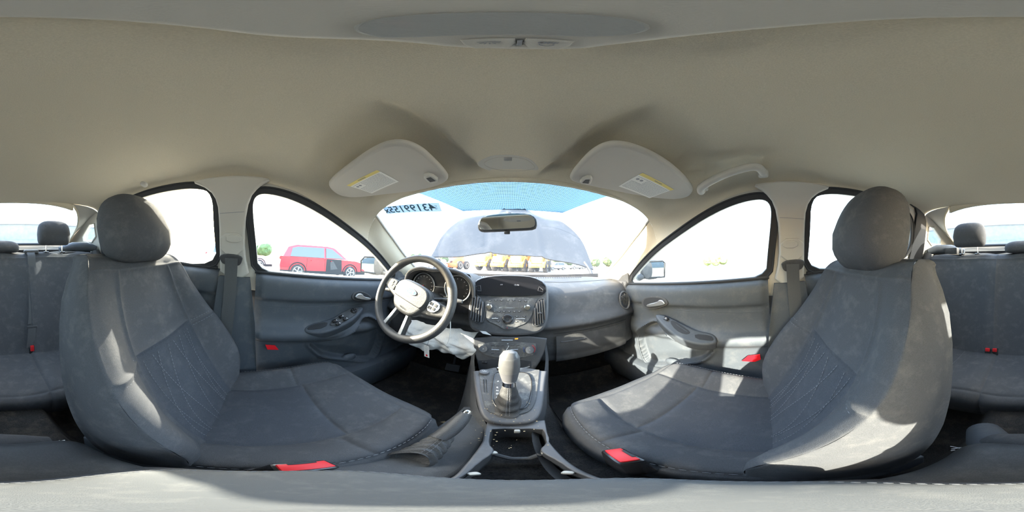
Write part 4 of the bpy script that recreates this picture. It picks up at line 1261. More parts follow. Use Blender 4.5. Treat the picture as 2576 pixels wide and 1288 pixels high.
def headrest_mesh(c, w, d, h, tilt=-.14, sq=1.3, flare=.10):
    bm = bmesh.new()
    K, L = 28, 18
    rows = []
    for j in range(L + 1):
        ph = -math.pi / 2 + math.pi * j / L
        row = []
        for i in range(K):
            th = 2 * math.pi * i / K
            def se(x, e): return math.copysign(abs(x) ** e, x)
            cx = se(math.cos(th), 2 / (3.2 * sq)) * se(max(math.cos(ph), 1e-6), 2 / (3.4 * sq))
            cy = se(math.sin(th), 2 / 2.4) * se(max(math.cos(ph), 1e-6), 2 / 2.6)
            cz = se(math.sin(ph), 2 / (3.0 * sq))
            x = cx * w / 2 * (1 + flare * .5 * (1 - abs(cz)) - .14 * max(cz, 0) ** 2 - .02 * max(-cz, 0))
            y = cy * d / 2 * ((1 - .50 * max(cz, 0) + .35 * max(-cz, 0) - .95 * max(-cz, 0) ** 2) if cy > 0 else 1.0) + .015 * (1 - cx * cx) * (1 if cy > 0 else 0)
            z = cz * h / 2 + .006 * (1 - cx * cx)
            row.append(bm.verts.new(c + Vector((x, y + tilt * z, z))))
        rows.append(row)
    for j in range(L):
        for i in range(K):
            bm.faces.new((rows[j][i], rows[j][(i + 1) % K], rows[j + 1][(i + 1) % K], rows[j + 1][i]))
    bmesh.ops.remove_doubles(bm, verts=bm.verts, dist=.0006)
    return bm
def front_seat(name_lab, x0, y0, inner, hr):
    seat = empty('bucket_seat', (x0, y0 + .05, -.84), name_lab, 'seat', 'front seats')
    S, Q = back_surface(x0, y0), cushion_surface(x0, y0)
    bk = upholstery('backrest', S, -.5, .5, .06, .60, 'fabric_centre', seat)
    upholstery('upper_panel', S, -.5, .5, .60, .90, 'fabric', bk)
    upholstery('top_panel', S, -.80, .80, .90, 1.0, 'fabric', bk, seams='1111')
    for sg in (-1, 1):
        a, b = sorted((sg * .5, sg * .80))
        upholstery('bolster', S, a, b, .02, .58, 'fabric', bk)
        upholstery('bolster', S, a, b, .58, .90, 'fabric', bk)
        a, b = sorted((sg * .80, sg * 1.0))
        upholstery('side_panel', S, a, b, .0, 1.0, 'fabric', bk)
    # rear shell of the backrest
    def RS(u, t):
        p1, p2 = Vector(S(1, t)), Vector(S(-1, t))
        p = p2.lerp(p1, (u + 1) / 2)
        return (p.x, p.y - .025 * (1 - u * u), p.z)
    grid('rear_shell', RS, lin(-1, 1, 12), lin(0, 1, 20), 'door', bk, smooth=80)
    # twin stitched seams, and the loose diagonal decorative lines of the centre panel
    sl = lambda u, t: Vector(S(u, t))
    ps = [[sl(sg * (.80 + d), t) + Vector((0, .001, 0)) for t in lin(.05, .9, 40)] for sg in (-1, 1) for d in (-.012,)]
    ps += [[sl(sg * u, .58 + d) + Vector((0, .001, .0)) for u in lin(.52, .78, 10)] for sg in (-1, 1) for d in (-.012, .012)]
    for (u0, u1) in ((-.42, -.30), (-.34, -.40), (-.22, .02), (-.05, -.28), (.05, .30), (.30, .10), (.22, .42), (.42, .34)):
        ps.append([sl(u0 + (u1 - u0) * math.sin(q * 1.57), .57 - .47 * q) + Vector((0, .0015, .0008)) for q in lin(0, 1, 24)])
    stitches('stitching', ps, 'thread', bk)
    # cushion
    cu = upholstery('cushion', Q, -.5, .5, .02, .58, 'fabric_centre', seat)
    upholstery('front_panel', Q, -.5, .5, .58, .86, 'fabric', cu)
    upholstery('nose_panel', Q, -.80, .80, .86, 1.0, 'fabric', cu)
    for sg in (-1, 1):
        a, b = sorted((sg * .5, sg * .80))
        upholstery('cushion_bolster', Q, a, b, .0, .55, 'fabric', cu)
        upholstery('cushion_bolster', Q, a, b, .55, .86, 'fabric', cu)
        a, b = sorted((sg * .80, sg * 1.0))
        upholstery('cushion_side', Q, a, b, .0, 1.0, 'fabric', cu)
        stitches('stitching', [[Vector(Q(sg * .788, t)) + Vector((0, 0, .001)) for t in lin(.05, .84, 40)]], 'thread', cu)
    # plastic valance, runners, hinge cover
    for sg in (-1, 1):
        v = plate('side_valance', 'DR' if sg > 0 else 'DL', [(a * -sg, b) for a, b in [(y0 - .19, -.66), (y0 - .20, -.54), (y0 - .10, -.585), (y0 + .20, -.60), (y0 + .32, -.62), (y0 + .30, -.68), (y0, -.70)]][::-sg], .02, 'door', seat, lift=0, bevel=.005, smooth_pts=1)
        v.location.x += sg * (abs(x0 + sg * .236) * (1 if (x0 + sg * .236) * sg > 0 else -1) - .68)
        box('runner', (x0 + sg * .17, y0 + .08, -.80), (.03, .50, .04), 'rubber', seat, bev=.005)
    box('seat_frame', (x0, y0 + .08, -.72), (.36, .42, .10), 'rubber', seat, bev=.02)
    # head restraint
    c, w, d, h = hr
    h_ = bm_obj('headrest', headrest_mesh(Vector(c), w, d, h), 'fabric', seat, smooth=80)
    for sg in (-1, 1):
        px = c[0] + sg * .062
        base = Vector((px, y0 - .305, -.024))
        tube('post', [base, Vector((px, c[1] - .005, c[2] - h / 2 + .03))], .006, 'chrome', h_, k=10)
        gd = box('post_guide', base + Vector((0, .006, .004)), (.040, .034, .016), 'gloss', seat, bev=.006, seg=3)
        lathe('guide_button', [(.007, 0), (.007, .006), (.005, .008)], Matrix.Translation(base + Vector((sg * -.012, .018, .004))) @ Vector((0, 1, .5)).to_track_quat('Z', 'Y').to_matrix().to_4x4(), 'silver', gd, k=14)
    return seat
front_seat('driver seat, dark grey cloth with the headrest in front of the rear left door window', -.36, -.015, 1, ((-.352, -.318, .052), .235, .125, .190))
front_seat('front passenger seat, dark grey cloth with a broad patch of sunlight on its cushion', .36, .062, -1, ((.362, -.258, .060), .245, .130, .220))

# seat belt buckles beside the console
for i, (x, y, a, lab) in enumerate(((-.118, .055, .1, 'red-topped seat belt buckle against the driver cushion, half hidden by the armrest'), (.112, .150, -.25, 'red-topped black seat belt buckle between console and passenger seat'))):
    b = empty('belt_buckle', (x, y, -.56), lab, 'buckle', 'front seat belt buckles')
    rt = Matrix.Rotation(a, 3, 'Z') @ Matrix.Rotation(R(-12), 3, 'X')
    box('buckle_body', (x, y, -.505), (.030, .058, .085), 'gloss', b, bev=.006, rot=rt)
    q = rt @ Vector((0, 0, .044))
    p = Vector((x, y, -.505)) + q
    bt = box('red_button', p, (.021, .048, .006), 'red', b, bev=.002, rot=rt)
    box('tongue_slot', p + Vector((0, 0, .0015)) + rt @ Vector((.009 * (1 if x > 0 else -1) * 1, 0.0, 0.0)), (.004, .028, .006), 'rubber', b, bev=.0005, rot=rt)
    tube('stalk', [(x, y, -.54), (x * 1.02, y - .03, -.70)], .012, 'rubber', b, k=8)

# ================================================================== REAR BENCH
RB = [(0, -.72, -.66, .60), (.12, -.765, -.60, .62), (.5, -.865, -.33, .63), (.8, -.93, -.12, .62), (.9, -.955, -.065, .61), (.95, -.975, -.042, .60), (1, -1.02, -.040, .59)]
def rb(u, t):
    y, z, w = key(RB, t)
    sc = .030 * math.exp(-((abs(u) - .30) / .10) ** 2) + .030 * math.exp(-((abs(u) - .95) / .10) ** 2)
    return (u * w, y + sc * (1 - sstep(.8, 1, t)), z + .006 * math.cos(u * 14) * sstep(.85, 1, t))
RC = [(0, -.86, -.600, .62), (.3, -.70, -.590, .63), (.65, -.53, -.572, .63), (.80, -.46, -.572, .63), (.88, -.425, -.585, .63), (.94, -.410, -.615, .63), (1, -.42, -.72, .62)]
def rc(u, t):
    y, z, w = key(RC, t)
    sc = .018 * math.exp(-((abs(u) - .28) / .10) ** 2) + .02 * math.exp(-((abs(u) - .95) / .10) ** 2)
    return (u * w, y, z + sc * (1 - sstep(.8, 1, t)))
bench = empty('rear_bench', (0, -.7, -.84), 'dark grey three-place rear bench below the rear window', 'seat')
bkx = None
for (a, b, n_) in ((-1, -.26, 'left_back'), (-.26, .26, 'middle_back'), (.26, 1, 'right_back')):
    p = upholstery('backrest', rb, a, b, .0, .90, 'fabric', bench)
    upholstery('top_panel', rb, a, b, .90, 1.0, 'fabric', p)
for (a, b) in ((-1, -.22), (-.22, .22), (.22, 1)):
    p = upholstery('cushion', rc, a, b, .0, .84, 'fabric', bench)
    upholstery('nose_panel', rc, a, b, .84, 1.0, 'fabric', p)
    ps = [[Vector(rc(a + (b - a) * k, t)) + Vector((0, 0, .0008)) for t in lin(.1, .82, 24)] for k in (.35, .65)] if b - a > .5 else []
    if ps: stitches('stitching', ps, 'thread', p)
for x, lab in ((-.345, 'left'), (.345, 'right')):
    h_ = bm_obj('headrest', headrest_mesh(Vector((x, -1.005, .085)), .218, .10, .158, sq=1.7, flare=.02, tilt=-.05), 'fabric', bench, smooth=80)
    for sg in (-1, 1):
        tube('post', [(x + sg * .055, -1.0, -.045), (x + sg * .055, -1.0, .03)], .0055, 'chrome', h_, k=10)
        box('post_guide', (x + sg * .055, -.995, -.034), (.032, .028, .010), 'gloss', h_, bev=.003)
bm_obj('headrest', headrest_mesh(Vector((.0, -1.01, -.002)), .24, .09, .075, flare=.0, tilt=0), 'fabric', bench, smooth=80)
box('belt_outlet', (-.19, -.985, -.028), (.09, .05, .022), 'plastic', bench, bev=.008)
for sg in (-1, 1):
    tube('side_cushion', [(sg * .655, -.80, -.62), (sg * .66, -.90, -.35), (sg * .665, -.96, -.10), (sg * .66, -1.0, -.03)], [.045, .05, .045, .03], 'fabric', bench, k=14)

# rear middle belt, hanging with a white tongue
def strap(name, pts, w, m, parent, up=(1, 0, 0), th=.0016):
    bm = bmesh.new()
    P = [Vector(p) for p in pts]
    W = Vector(up).normalized()
    rows = []
    for i, p in enumerate(P):
        t = (P[min(i + 1, len(P) - 1)] - P[max(i - 1, 0)]).normalized()
        n_ = t.cross(W).normalized() * th
        rows.append([bm.verts.new(p - W * w / 2 - n_), bm.verts.new(p + W * w / 2 - n_), bm.verts.new(p + W * w / 2 + n_), bm.verts.new(p - W * w / 2 + n_)])
    for i in range(len(P) - 1):
        for j in range(4):
            bm.faces.new((rows[i][j], rows[i][(j + 1) % 4], rows[i + 1][(j + 1) % 4], rows[i + 1][j]))
    bm.faces.new(rows[0]); bm.faces.new(rows[-1][::-1])
    return bm_obj(name, bm, m, parent, smooth=30)
rbt = empty('rear_seat_belt', (-.17, -.80, -.56), 'grey webbing belt with a white metal tongue hanging down the rear backrest', 'seat belt')
strap('webbing', cr([(-.185, -.985, -.025), (-.182, -.935, -.048), (-.180, -.905, -.12), (-.176, -.868, -.24), (-.168, -.828, -.36), (-.160, -.81, -.42)], 5), .046, 'webbing', rbt)
tg = box('tongue', (-.157, -.800, -.438), (.052, .010, .020), 'plastic', rbt, bev=.004)
plate('tongue_blade', 'Y72', [(-.014, 0), (.014, 0), (.014, -.042), (-.014, -.042)], .003, 'white_print', tg, bevel=.0008, holes=[[(-.006, -.022), (.006, -.022), (.006, -.034), (-.006, -.034)]]).location = Vector((-.157, -.800 - .72, -.445))
strap('lower_webbing', [(-.156, -.795, -.44), (-.148, -.775, -.50), (-.140, -.765, -.55)], .040, 'webbing', rbt)
for i, (x, y, lab) in enumerate(((-.148, -.765, 'single red rear belt buckle below the hanging belt tongue'), (.185, -.755, 'left of the two red rear belt buckles standing side by side'), (.150, -.757, 'right of the two red rear belt buckles standing side by side'))):
    b = empty('belt_buckle', (x, y, -.60), lab, 'buckle', 'rear seat belt buckles')
    box('buckle_body', (x, y, -.575), (.030, .022, .05), 'gloss', b, bev=.004, rot=Matrix.Rotation(R(10), 3, 'X'))
    box('red_button', (x, y + .009, -.551), (.022, .010, .020) if i else (.018, .012, .034), 'red', b, bev=.002, rot=Matrix.Rotation(R(10), 3, 'X'))

# front belts on the B-pillars
for sg, lab in ((-1, 'dark webbing belt hanging from the left pale door pillar beside the driver seat'), (1, 'dark webbing belt hanging from the right pale door pillar beside the passenger seat')):
    b = empty('front_seat_belt', (sg * .62, -.09, -.60), lab, 'seat belt', 'front seat belts')
    g = plate('belt_guide', 'GL' if sg < 0 else 'GR', chaikin([(a * (1 if sg < 0 else -1), v_) for a, v_ in [gv(*q) for q in [(-.050, .002), (-.148, .006), (-.142, -.028), (-.125, -.040), (-.072, -.044), (-.056, -.032)]]][::(1 if sg < 0 else -1)], 2), .010, 'plastic', b, lift=.040, bevel=.003)
    strap('webbing', cr([(sg * .628, -.095, -.025), (sg * .638, -.095, -.10), (sg * .634, -.098, -.25), (sg * .632, -.105, -.42), (sg * .640, -.11, -.62)], 5), .050, 'webbing', b, up=(0, 1, 0))
    if sg > 0:
        box('belt_tongue', (.625, -.075, -.30), (.010, .055, .016), 'plastic', b, bev=.004)
    else:
        box('belt_tongue', (-.625, -.085, -.46), (.010, .055, .016), 'chrome', b, bev=.004)
    lathe('anchor', [(.018, 0), (.018, .012), (.012, .016)], Matrix.Translation((sg * .655, -.04, -.66)) @ Vector((-sg, 0, 0)).to_track_quat('Z', 'Y').to_matrix().to_4x4(), 'silver', b, k=16)

# ================================================================== OVERHEAD
def visor(lab, ol, lb, clip, sg):
    v = empty('sun_visor', tuple(Vector(frame_pt('VIS', sum(p[0] for p in ol) / len(ol), sum(p[1] for p in ol) / len(ol)))), lab, 'sun visor', 'sun visors folded up')
    pad = plate('visor_pad', 'VIS', ol, .020, 'visor', v, lift=-.006, bevel=.009, smooth_pts=2, res=4)
    w = plate('warning_label', 'VIS', lb, .0006, 'paper', v, lift=.0142, bevel=.0001)
    A, B, C_, D_ = [Vector(p) for p in lb]
    def q(s, t):
        return tuple((A.lerp(B, s)).lerp(D_.lerp(C_, s), t))
    plate('label_header', 'VIS', [q(0, 0), q(1, 0), q(1, .13), q(0, .13)], .0004, 'label_yellow', w, lift=.0149, bevel=.0001)
    bm = bmesh.new()
    random.seed(3)
    for i in range(13):
        t = .20 + i * .058
        s = .30 if 1 <= i <= 4 else .04
        while s < .94:
            e = min(s + random.uniform(.03, .09), .95)
            a, b = frame_pt('VIS', *q(s, t), .0151), frame_pt('VIS', *q(e, t), .0151)
            add_tube(bm, [a, b], .0006, 3)
            s = e + .012
    t_ = bm_obj('label_print', bm, 'print', w)
    t_['kind'] = 'stuff'
    for k in (.10, .20):
        a = frame_pt('VIS', *q(k, .32), .0151)
        pg = lathe('pictogram', [(.0055, 0), (.0055, .0003)], Matrix.Translation(a), 'print', w, k=7)
    text('label_heading', 'WARNING', 'VIS', *q(.5, .065), .0152, .007, 'print', w, rot=math.atan2(-(lb[1][1] - lb[0][1]) * -1, (lb[1][0] - lb[0][0])))
    cl = plate('retaining_clip', 'VIS', clip, .012, 'pale_plastic', v, lift=.012, bevel=.003, smooth_pts=1)
    cc_ = Vector((sum(p[0] for p in clip) / 4, sum(p[1] for p in clip) / 4))
    plate('clip_slot', 'VIS', [tuple(cc_ + (Vector(p) - cc_) * .5) for p in clip], .001, 'rubber', cl, lift=.0242, bevel=.0002)
    return v
visor('pale sun visor above the driver with a yellow-topped warning label', [(-0.4971, -0.218), (-0.4391, -0.2064), (-0.34, -0.2043), (-0.2577, -0.1988), (-0.2084, -0.1998), (-0.1811, -0.2173), (-0.1693, -0.255), (-0.1697, -0.3059), (-0.1695, -0.3672), (-0.1753, -0.4145), (-0.2298, -0.4439), (-0.3214, -0.4457), (-0.4366, -0.4068), (-0.5405, -0.3536), (-0.5577, -0.2907)], [(-0.4463, -0.2628), (-0.3057, -0.2639), (-0.3087, -0.3536), (-0.446, -0.3682)], [(-0.2269, -0.3489), (-0.2002, -0.3475), (-0.1965, -0.3963), (-0.2304, -0.3984)], -1)
visor('pale sun visor above the passenger with a white warning label', [(0.4883, -0.2268), (0.4301, -0.2117), (0.3136, -0.1995), (0.2321, -0.201), (0.1831, -0.2091), (0.1557, -0.2255), (0.1441, -0.2632), (0.1434, -0.3134), (0.1443, -0.3803), (0.1516, -0.412), (0.1928, -0.4227), (0.285, -0.4184), (0.3905, -0.4013), (0.5038, -0.3453), (0.5332, -0.2786)], [(0.2881, -0.2706), (0.4318, -0.2712), (0.4392, -0.3811), (0.2931, -0.3748)], [(0.1947, -0.353), (0.1747, -0.3629), (0.1752, -0.4027), (0.2099, -0.3976)], 1)

# overhead panel between the visors
oh = [(-0.0936, -0.0047), (-0.0832, 0.0071), (-0.0577, 0.0231), (-0.0281, 0.0273), (0.0061, 0.0245), (0.04, 0.0149), (0.0697, -0.0244), (0.0637, -0.0398), (0.0197, -0.0554), (-0.0458, -0.0522), (-0.0876, -0.0266)]
op = plate('microphone_cover', 'HDR', oh, .010, 'pale_plastic', None, lift=-.004, bevel=.004, smooth_pts=2, res=3)
tag(op, 'pale plastic blanking cover with microphone slots in the roof bulge above the mirror', 'cover')
mo = [(a * .80, (b - sum(p[1] for p in oh) / len(oh)) * .72 + sum(p[1] for p in oh) / len(oh)) for a, b in oh]
tube('cover_groove', [tuple(frame_pt('HDR', a, b, .0062)) for a, b in chaikin(mo, 2)], .0008, 'visor', op, k=5, closed=True)
for i in range(4):
    (u, v), (u2, v2) = [(-0.0238, 0.0026), (-0.0046, 0.0026)]
    tube('slot', [frame_pt('HDR', u, v + i * .0035, .0063), frame_pt('HDR', u2, v2 + i * .0035, .0063)], .0008, 'print', op, k=4)

# dome lamp straight overhead
FR['DOM'] = ((0, 0, .318), (1, 0, 0), (0, -1, 0))
do = [(-.030, -.079), (.028, -.079), (.052, -.045), (.058, -.012), (.050, .020), (.030, .040), (-.005, .052), (-.045, .045), (-.075, .020), (-.078, -.010), (-.060, -.045)]
dm = plate('dome_lamp', 'DOM', do, .016, 'pale_plastic', None, lift=-.006, bevel=.006, smooth_pts=2, res=4)
tag(dm, 'beige roof lamp with a grey lens and two switches straight overhead', 'lamp')
plate('lens', 'DOM', [(-.056, -.040), (-.02, -.050), (.02, -.050), (.040, -.036), (.036, -.016), (.0, -.006), (-.04, -.008), (-.058, -.020)], .004, 'lamp_lens', dm, lift=.0095, bevel=.0015, smooth_pts=2)
for x0, x1, nm, s in ((-.030, -.003, 'lamp_switch', ''), (.0, .025, 'off_switch', 'OFF')):
    pts = [(x0 + .004, -.0745), (x1 - .004, -.0745), (x1, -.066), (x1 - .001, -.056), (x0 + .001, -.056), (x0, -.066)]
    b = plate(nm, 'DOM', pts, .003, 'pale_plastic', dm, lift=.0095, bevel=.001)
    cx = (x0 + x1) / 2
    if s:
        text('switch_text', s, 'DOM', cx, -.0635, .0126, .006, 'print', b, bold=.0002)
        tube('lamp_symbol', [frame_pt('DOM', cx + .004 * math.cos(t), -.0665 - .003 * math.sin(t), .0128) for t in lin(0, math.pi, 8)], .0004, 'print', b, k=4)
    else:
        tube('lamp_symbol', [frame_pt('DOM', cx - .006, -.0625, .0128), frame_pt('DOM', cx + .006, -.0625, .0128)], .0005, 'print', b, k=4)
        for a in (-60, -30, 0, 30, 60):
            tube('ray', [frame_pt('DOM', cx + .003 * math.sin(R(a)), -.0635 - .001 * math.cos(R(a)), .0128), frame_pt('DOM', cx + .006 * math.sin(R(a)), -.0635 - .0035 * math.cos(R(a)), .0128)], .0004, 'print', b, k=4)
plate('slider', 'DOM', [(-.0028, -.070), (-.0002, -.070), (-.0002, -.060), (-.0028, -.060)], .003, 'print', dm, lift=.0105, bevel=.0006)

# grab handle over the passenger window
gh = empty('grab_handle', (.48, .10, .29), 'cream grab handle on the roof edge above the passenger window', 'handle')
FR['GHP'] = ((.53, .12, .275), tuple(Vector((0, -1, 0))), tuple(Vector((-.75, 0, .66)).normalized()))
a0, a1, a2, a3 = (.555, .225, .262), (.500, .212, .250), (.490, .018, .272), (.545, .0, .288)
pts = cr([(.510, .205, .262), (.492, .203, .246), (.468, .190, .250), (.455, .14, .264), (.450, .09, .277), (.450, .035, .288), (.458, .012, .288), (.480, .0, .282), (.505, .0, .295)], 6)
tube('grip', pts, .0130, 'pale_plastic', gh, k=14)
for y_, z_ in ((.204, .270), (.0, .296)):
    box('mount', (.512, y_, z_), (.030, .034, .026), 'pale_plastic', gh, bev=.008, seg=3)
# coat-hook caps
for x_, y_, z_, lab in ((-.50, -.42, .268, 'small round roof plug above the rear left window'), (.50, -.45, .268, 'small round roof plug above the rear right window')):
    p = lathe('roof_plug', [(.016, 0), (.016, .003), (.010, .006), (.0001, .0065)], Matrix.Translation((x_, y_, z_ + .004)) @ Vector((-math.copysign(.6, x_), 0, -1)).to_track_quat('Z', 'Y').to_matrix().to_4x4(), 'pale_plastic', None, k=20)
    tag(p, lab, 'plug', 'roof plugs')

# interior mirror
mc = Vector((-.020, .595, .158))
im = empty('rearview_mirror', mc, 'wide black-framed rearview mirror hanging at the top of the windscreen', 'mirror')
FR['MIR'] = (tuple(mc), tuple(Vector((1, -.10, .01)).normalized()), tuple(Vector((0, .12, 1)).normalized()))
mo = [(-.112, .006), (-.100, .026), (-.06, .034), (.02, .038), (.08, .034), (.106, .018), (.112, -.01), (.104, -.028), (.06, -.032), (-.08, -.036), (-.106, -.032), (-.114, -.015)]
mb = plate('housing', 'MIR', mo, .024, 'plastic', im, lift=-.018, bevel=.008, smooth_pts=1, res=3)
plate('mirror_glass', 'MIR', [(a * .93, b * .88) for a, b in mo], .002, 'mirror', mb, lift=.0048, bevel=.0005, smooth_pts=1)
box('dip_tab', frame_pt('MIR', .0, -.040, -.004), (.022, .010, .012), 'plastic', mb, bev=.003)
tube('stem', [mc + Vector((0, .015, 0)), mc + Vector((.003, .035, .025)), mc + Vector((.004, .05, .045))], [.012, .010, .014], 'plastic', im, k=10)

# auction sticker: numbers read the right way round from outside the car
FR['STI'] = None
def wsn(a, v):
    p = Vector(wsf(a, v)); du = (Vector(wsf(a + .02, v)) - Vector(wsf(a - .02, v))).normalized()
    dv = (Vector(wsf(a, v - .02)) - Vector(wsf(a, v + .02))).normalized()
    dv = (dv - du * dv.dot(du)).normalized()
    return p, du, dv
p_, du_, dv_ = wsn(-.655, .115)
th = R(-9)
du_, dv_ = du_ * math.cos(th) + dv_ * math.sin(th), dv_ * math.cos(th) - du_ * math.sin(th)
FR['STI'] = (tuple(p_ + Vector((0, -.008, -.004))), tuple(du_), tuple(dv_))
st = plate('lot_sticker', 'STI', [(-.135, -.028), (.135, -.028), (.135, .020), (-.135, .020)], .0006, 'sticker', None, lift=0, bevel=.0001)
tag(st, 'translucent paper lot number sticker at the upper left of the windscreen', 'sticker')
text('lot_number', '43199155x', 'STI', -.012, -.004, .0008, .056, 'sticker_ink', st, mirror=True, bold=.0006)
text('lot_code', 'LOT', 'STI', .118, -.004, .0008, .013, 'sticker_ink', st, mirror=True, rot=R(90))

# ================================================================== FOOTWELL THINGS
kab = empty('knee_airbag', (-.32, .72, -.36), 'crumpled pale cloth airbag hanging deployed below the steering column', 'airbag')
def bag(u, v):
    x = -.49 + .35 * u
    wob = noise.noise(Vector((u * 5, v * 4, 3))) * .014 + noise.noise(Vector((u * 13, v * 9, 7))) * .007
    fold = .010 * math.sin(u * 22 + v * 5 + math.sin(v * 6) * 1.5) * (.35 + v)
    z = -.325 - (.105 + .035 * math.sin(u * math.pi) + .02 * math.sin(u * 9)) * v
    y = .715 - .055 * math.sin(v * 2.6) + fold * .6 + wob
    return (x + .012 * math.sin(v * 8 + u * 3), y, z + wob * .4)
bg_ = grid('bag_cloth', bag, lin(0, 1, 60), lin(0, 1, 36), 'airbag', kab, thick=.003, smooth=60)
stitches('bag_seam', [[Vector(bag(u, .35 + .3 * u)) + Vector((0, -.003, 0)) for u in lin(.05, .95, 40)], [Vector(bag(.55 + .2 * v, v)) + Vector((0, -.003, 0)) for v in lin(.1, .95, 30)]], 'thread', bg_, dash=.006, gap=.003, r=.0008)
kt = empty('key_tag', (-.375, .60, -.41), 'white paper key tag with a red dot hanging below the steering wheel', 'tag')
FR['TAG'] = ((-.325, .60, -.418), tuple(Vector((.96, -.25, .1)).normalized()), tuple(Vector((-.1, .05, 1)).normalized()))
tgp = plate('tag_card', 'TAG', [(-.014, .028), (-.010, .033), (.010, .033), (.014, .028), (.014, -.030), (-.014, -.030)], .0012, 'paper', kt, bevel=.0003, holes=[[(.0022 * math.cos(-a), .027 + .0022 * math.sin(-a)) for a in lin(0, 2 * math.pi, 10)[:-1]]])
lathe('red_dot', [(.0055, 0), (.0055, .0005)], on_frame('TAG', 0, -.020, .0012), 'red', tgp, k=18)
for i in range(5):
    tube('handwriting', [frame_pt('TAG', -.009 + .003 * (i % 2), .016 - i * .006, .0014), frame_pt('TAG', -.001, .017 - i * .006, .0014), frame_pt('TAG', .007 - .003 * (i % 3), .015 - i * .006, .0014)], .0005, 'print', tgp, k=4)
tube('tag_cord', [frame_pt('TAG', 0, .027, 0), (-.318, .60, -.35), (-.29, .60, -.28), (-.265, .60, -.225)], .001, 'thread', kt, k=5)
hk = tube('hanging_cord', cr([(-.215, .55, -.17), (-.212, .56, -.25), (-.218, .565, -.31), (-.228, .565, -.335)], 6), .0018, 'white_print', None, k=6)
tag(hk, 'thin pale cord hanging down right of the steering wheel', 'cord')
# pedals and mat
pd = empty('brake_pedal', (-.30, .86, -.72), 'dark rubber brake pedal deep in the driver footwell', 'pedal')
box('pedal_pad', (-.30, .86, -.68), (.08, .02, .05), 'rubber', pd, bev=.004, rot=Matrix.Rotation(R(-30), 3, 'X'))
tube('pedal_arm', [(-.30, .875, -.67), (-.30, .93, -.52)], .008, 'rubber', pd, k=8)
pd = empty('accelerator_pedal', (-.20, .86, -.76), 'narrow accelerator pedal deep in the driver footwell', 'pedal')
box('pedal_pad', (-.20, .88, -.72), (.045, .02, .11), 'rubber', pd, bev=.004, rot=Matrix.Rotation(R(-30), 3, 'X'))
tube('pedal_arm', [(-.20, .895, -.70), (-.20, .94, -.55)], .007, 'rubber', pd, k=8)
mt_ = lathe('mat_anchor', [(.022, 0), (.022, .004), (.014, .007), (.010, .004), (.0001, .004)], Matrix.Translation((-.185, .44, -.862)), 'plastic', None, k=24)
tag(mt_, 'round black mat anchor on the driver footwell carpet', 'anchor')
for sx, nm in ((-1, 'driver'), (1, 'passenger')):
    f_ = grid('floor_mat', lambda u, v: (sx * .385 + u * (.20 + .015 * v), .38 + .52 * v, -.857 + .003 * math.cos(u * 20) * math.cos(v * 23) + .12 * sstep(.85, 1.05, v)), lin(-1, 1, 26), lin(0, 1, 26), 'carpet', None, thick=.004)
    tag(f_, 'dark carpet floor mat in the %s footwell' % nm, 'mat', 'front floor mats')
# dry leaves on the driver floor
bm = bmesh.new()
random.seed(11)
for i in range(46):
    c = Vector((-.165 + random.gauss(0, .022), .36 + random.gauss(0, .05), -.848 + random.uniform(0, .006)))
    a = random.random() * 6.28
    l, w = random.uniform(.006, .018), random.uniform(.003, .008)
    ca, sa = math.cos(a), math.sin(a)
    q = [(-l, 0, 0), (0, w, .003), (l, 0, .001), (0, -w, .002)]
    bm.faces.new([bm.verts.new(c + Vector((x * ca - y * sa, x * sa + y * ca, z))) for x, y, z in q])
o = bm_obj('dry_leaves', bm, 'leaf_dry')
tag(o, 'dry leaf litter on the carpet between driver cushion and console', 'leaves', kind='stuff')
# curled cable by the seat runner
tag(tube('loose_cable', cr([(-.20, .31, -.80), (-.175, .33, -.78), (-.150, .35, -.80), (-.165, .37, -.84), (-.20, .36, -.84)], 8), .003, 'rubber', None, k=6), 'thin black cable looping out from under the driver seat', 'cable')

# ================================================================== OUTSIDE
# raised crumpled bonnet
def hoodp(u, v):
    s_ = max(0, (v - .28) / .72)
    w = .77 * (1 - .50 * s_ ** 2.3)
    y = 1.42 + .56 * v
    z = -.005 + .655 * v - .04 * u * (1 - v)
    x = u * w
    z += (.090 * (1 - abs(u) ** 2)) * (1 - v * .4)
    y += -.05 * abs(u) ** 2 * 0 + .14 * (1 - u * u) * (1 - v)
    ridge = .014 * (math.exp(-((u - .36) / .03) ** 2) + math.exp(-((u + .28) / .03) ** 2))
    z += ridge + noise.noise(Vector((u * 2.2, v * 2.2, 5))) * .03
    z -= .05 * sstep(.78, 1.0, v) * (.3 + abs(u) ** 3)
    return (x, y, z)
bo = grid('bonnet', hoodp, lin(-1, 1, 60), lin(0, 1, 40), 'black_paint', None, thick=.015)
for sg in (-1, 1):
    tube('hinge_arm', [(sg * .70, 1.47, .03), (sg * .74, 1.42, -.06), (sg * .76, 1.36, -.20)], .018, 'black_paint', bo, k=8)
tag(bo, 'dark raised bonnet of this car seen through the windscreen', 'bonnet')
# cowl under it
tag(grid('cowl_panel', lambda u, v: (u * .72, 1.16 + .22 * v + .12 * (1 - u * u) , -.135 - .03 * v), lin(-1, 1, 20), lin(0, 1, 4), 'rubber', None, thick=.01), 'black plastic cowl strip at the foot of the windscreen', 'cowl')
# fenders either side of the engine bay
for sg, nm in ((-1, 'left'), (1, 'right')):
    tag(grid('front_wing', lambda u, v: (sg * (.74 + .06 * u), 1.15 + 1.0 * v, -.17 - .06 * v * v - .25 * u * u), lin(0, 1, 8), lin(0, 1, 12), 'black_paint', None, thick=.01), 'dark front wing of this car, %s side' % nm, 'wing', 'front wings')

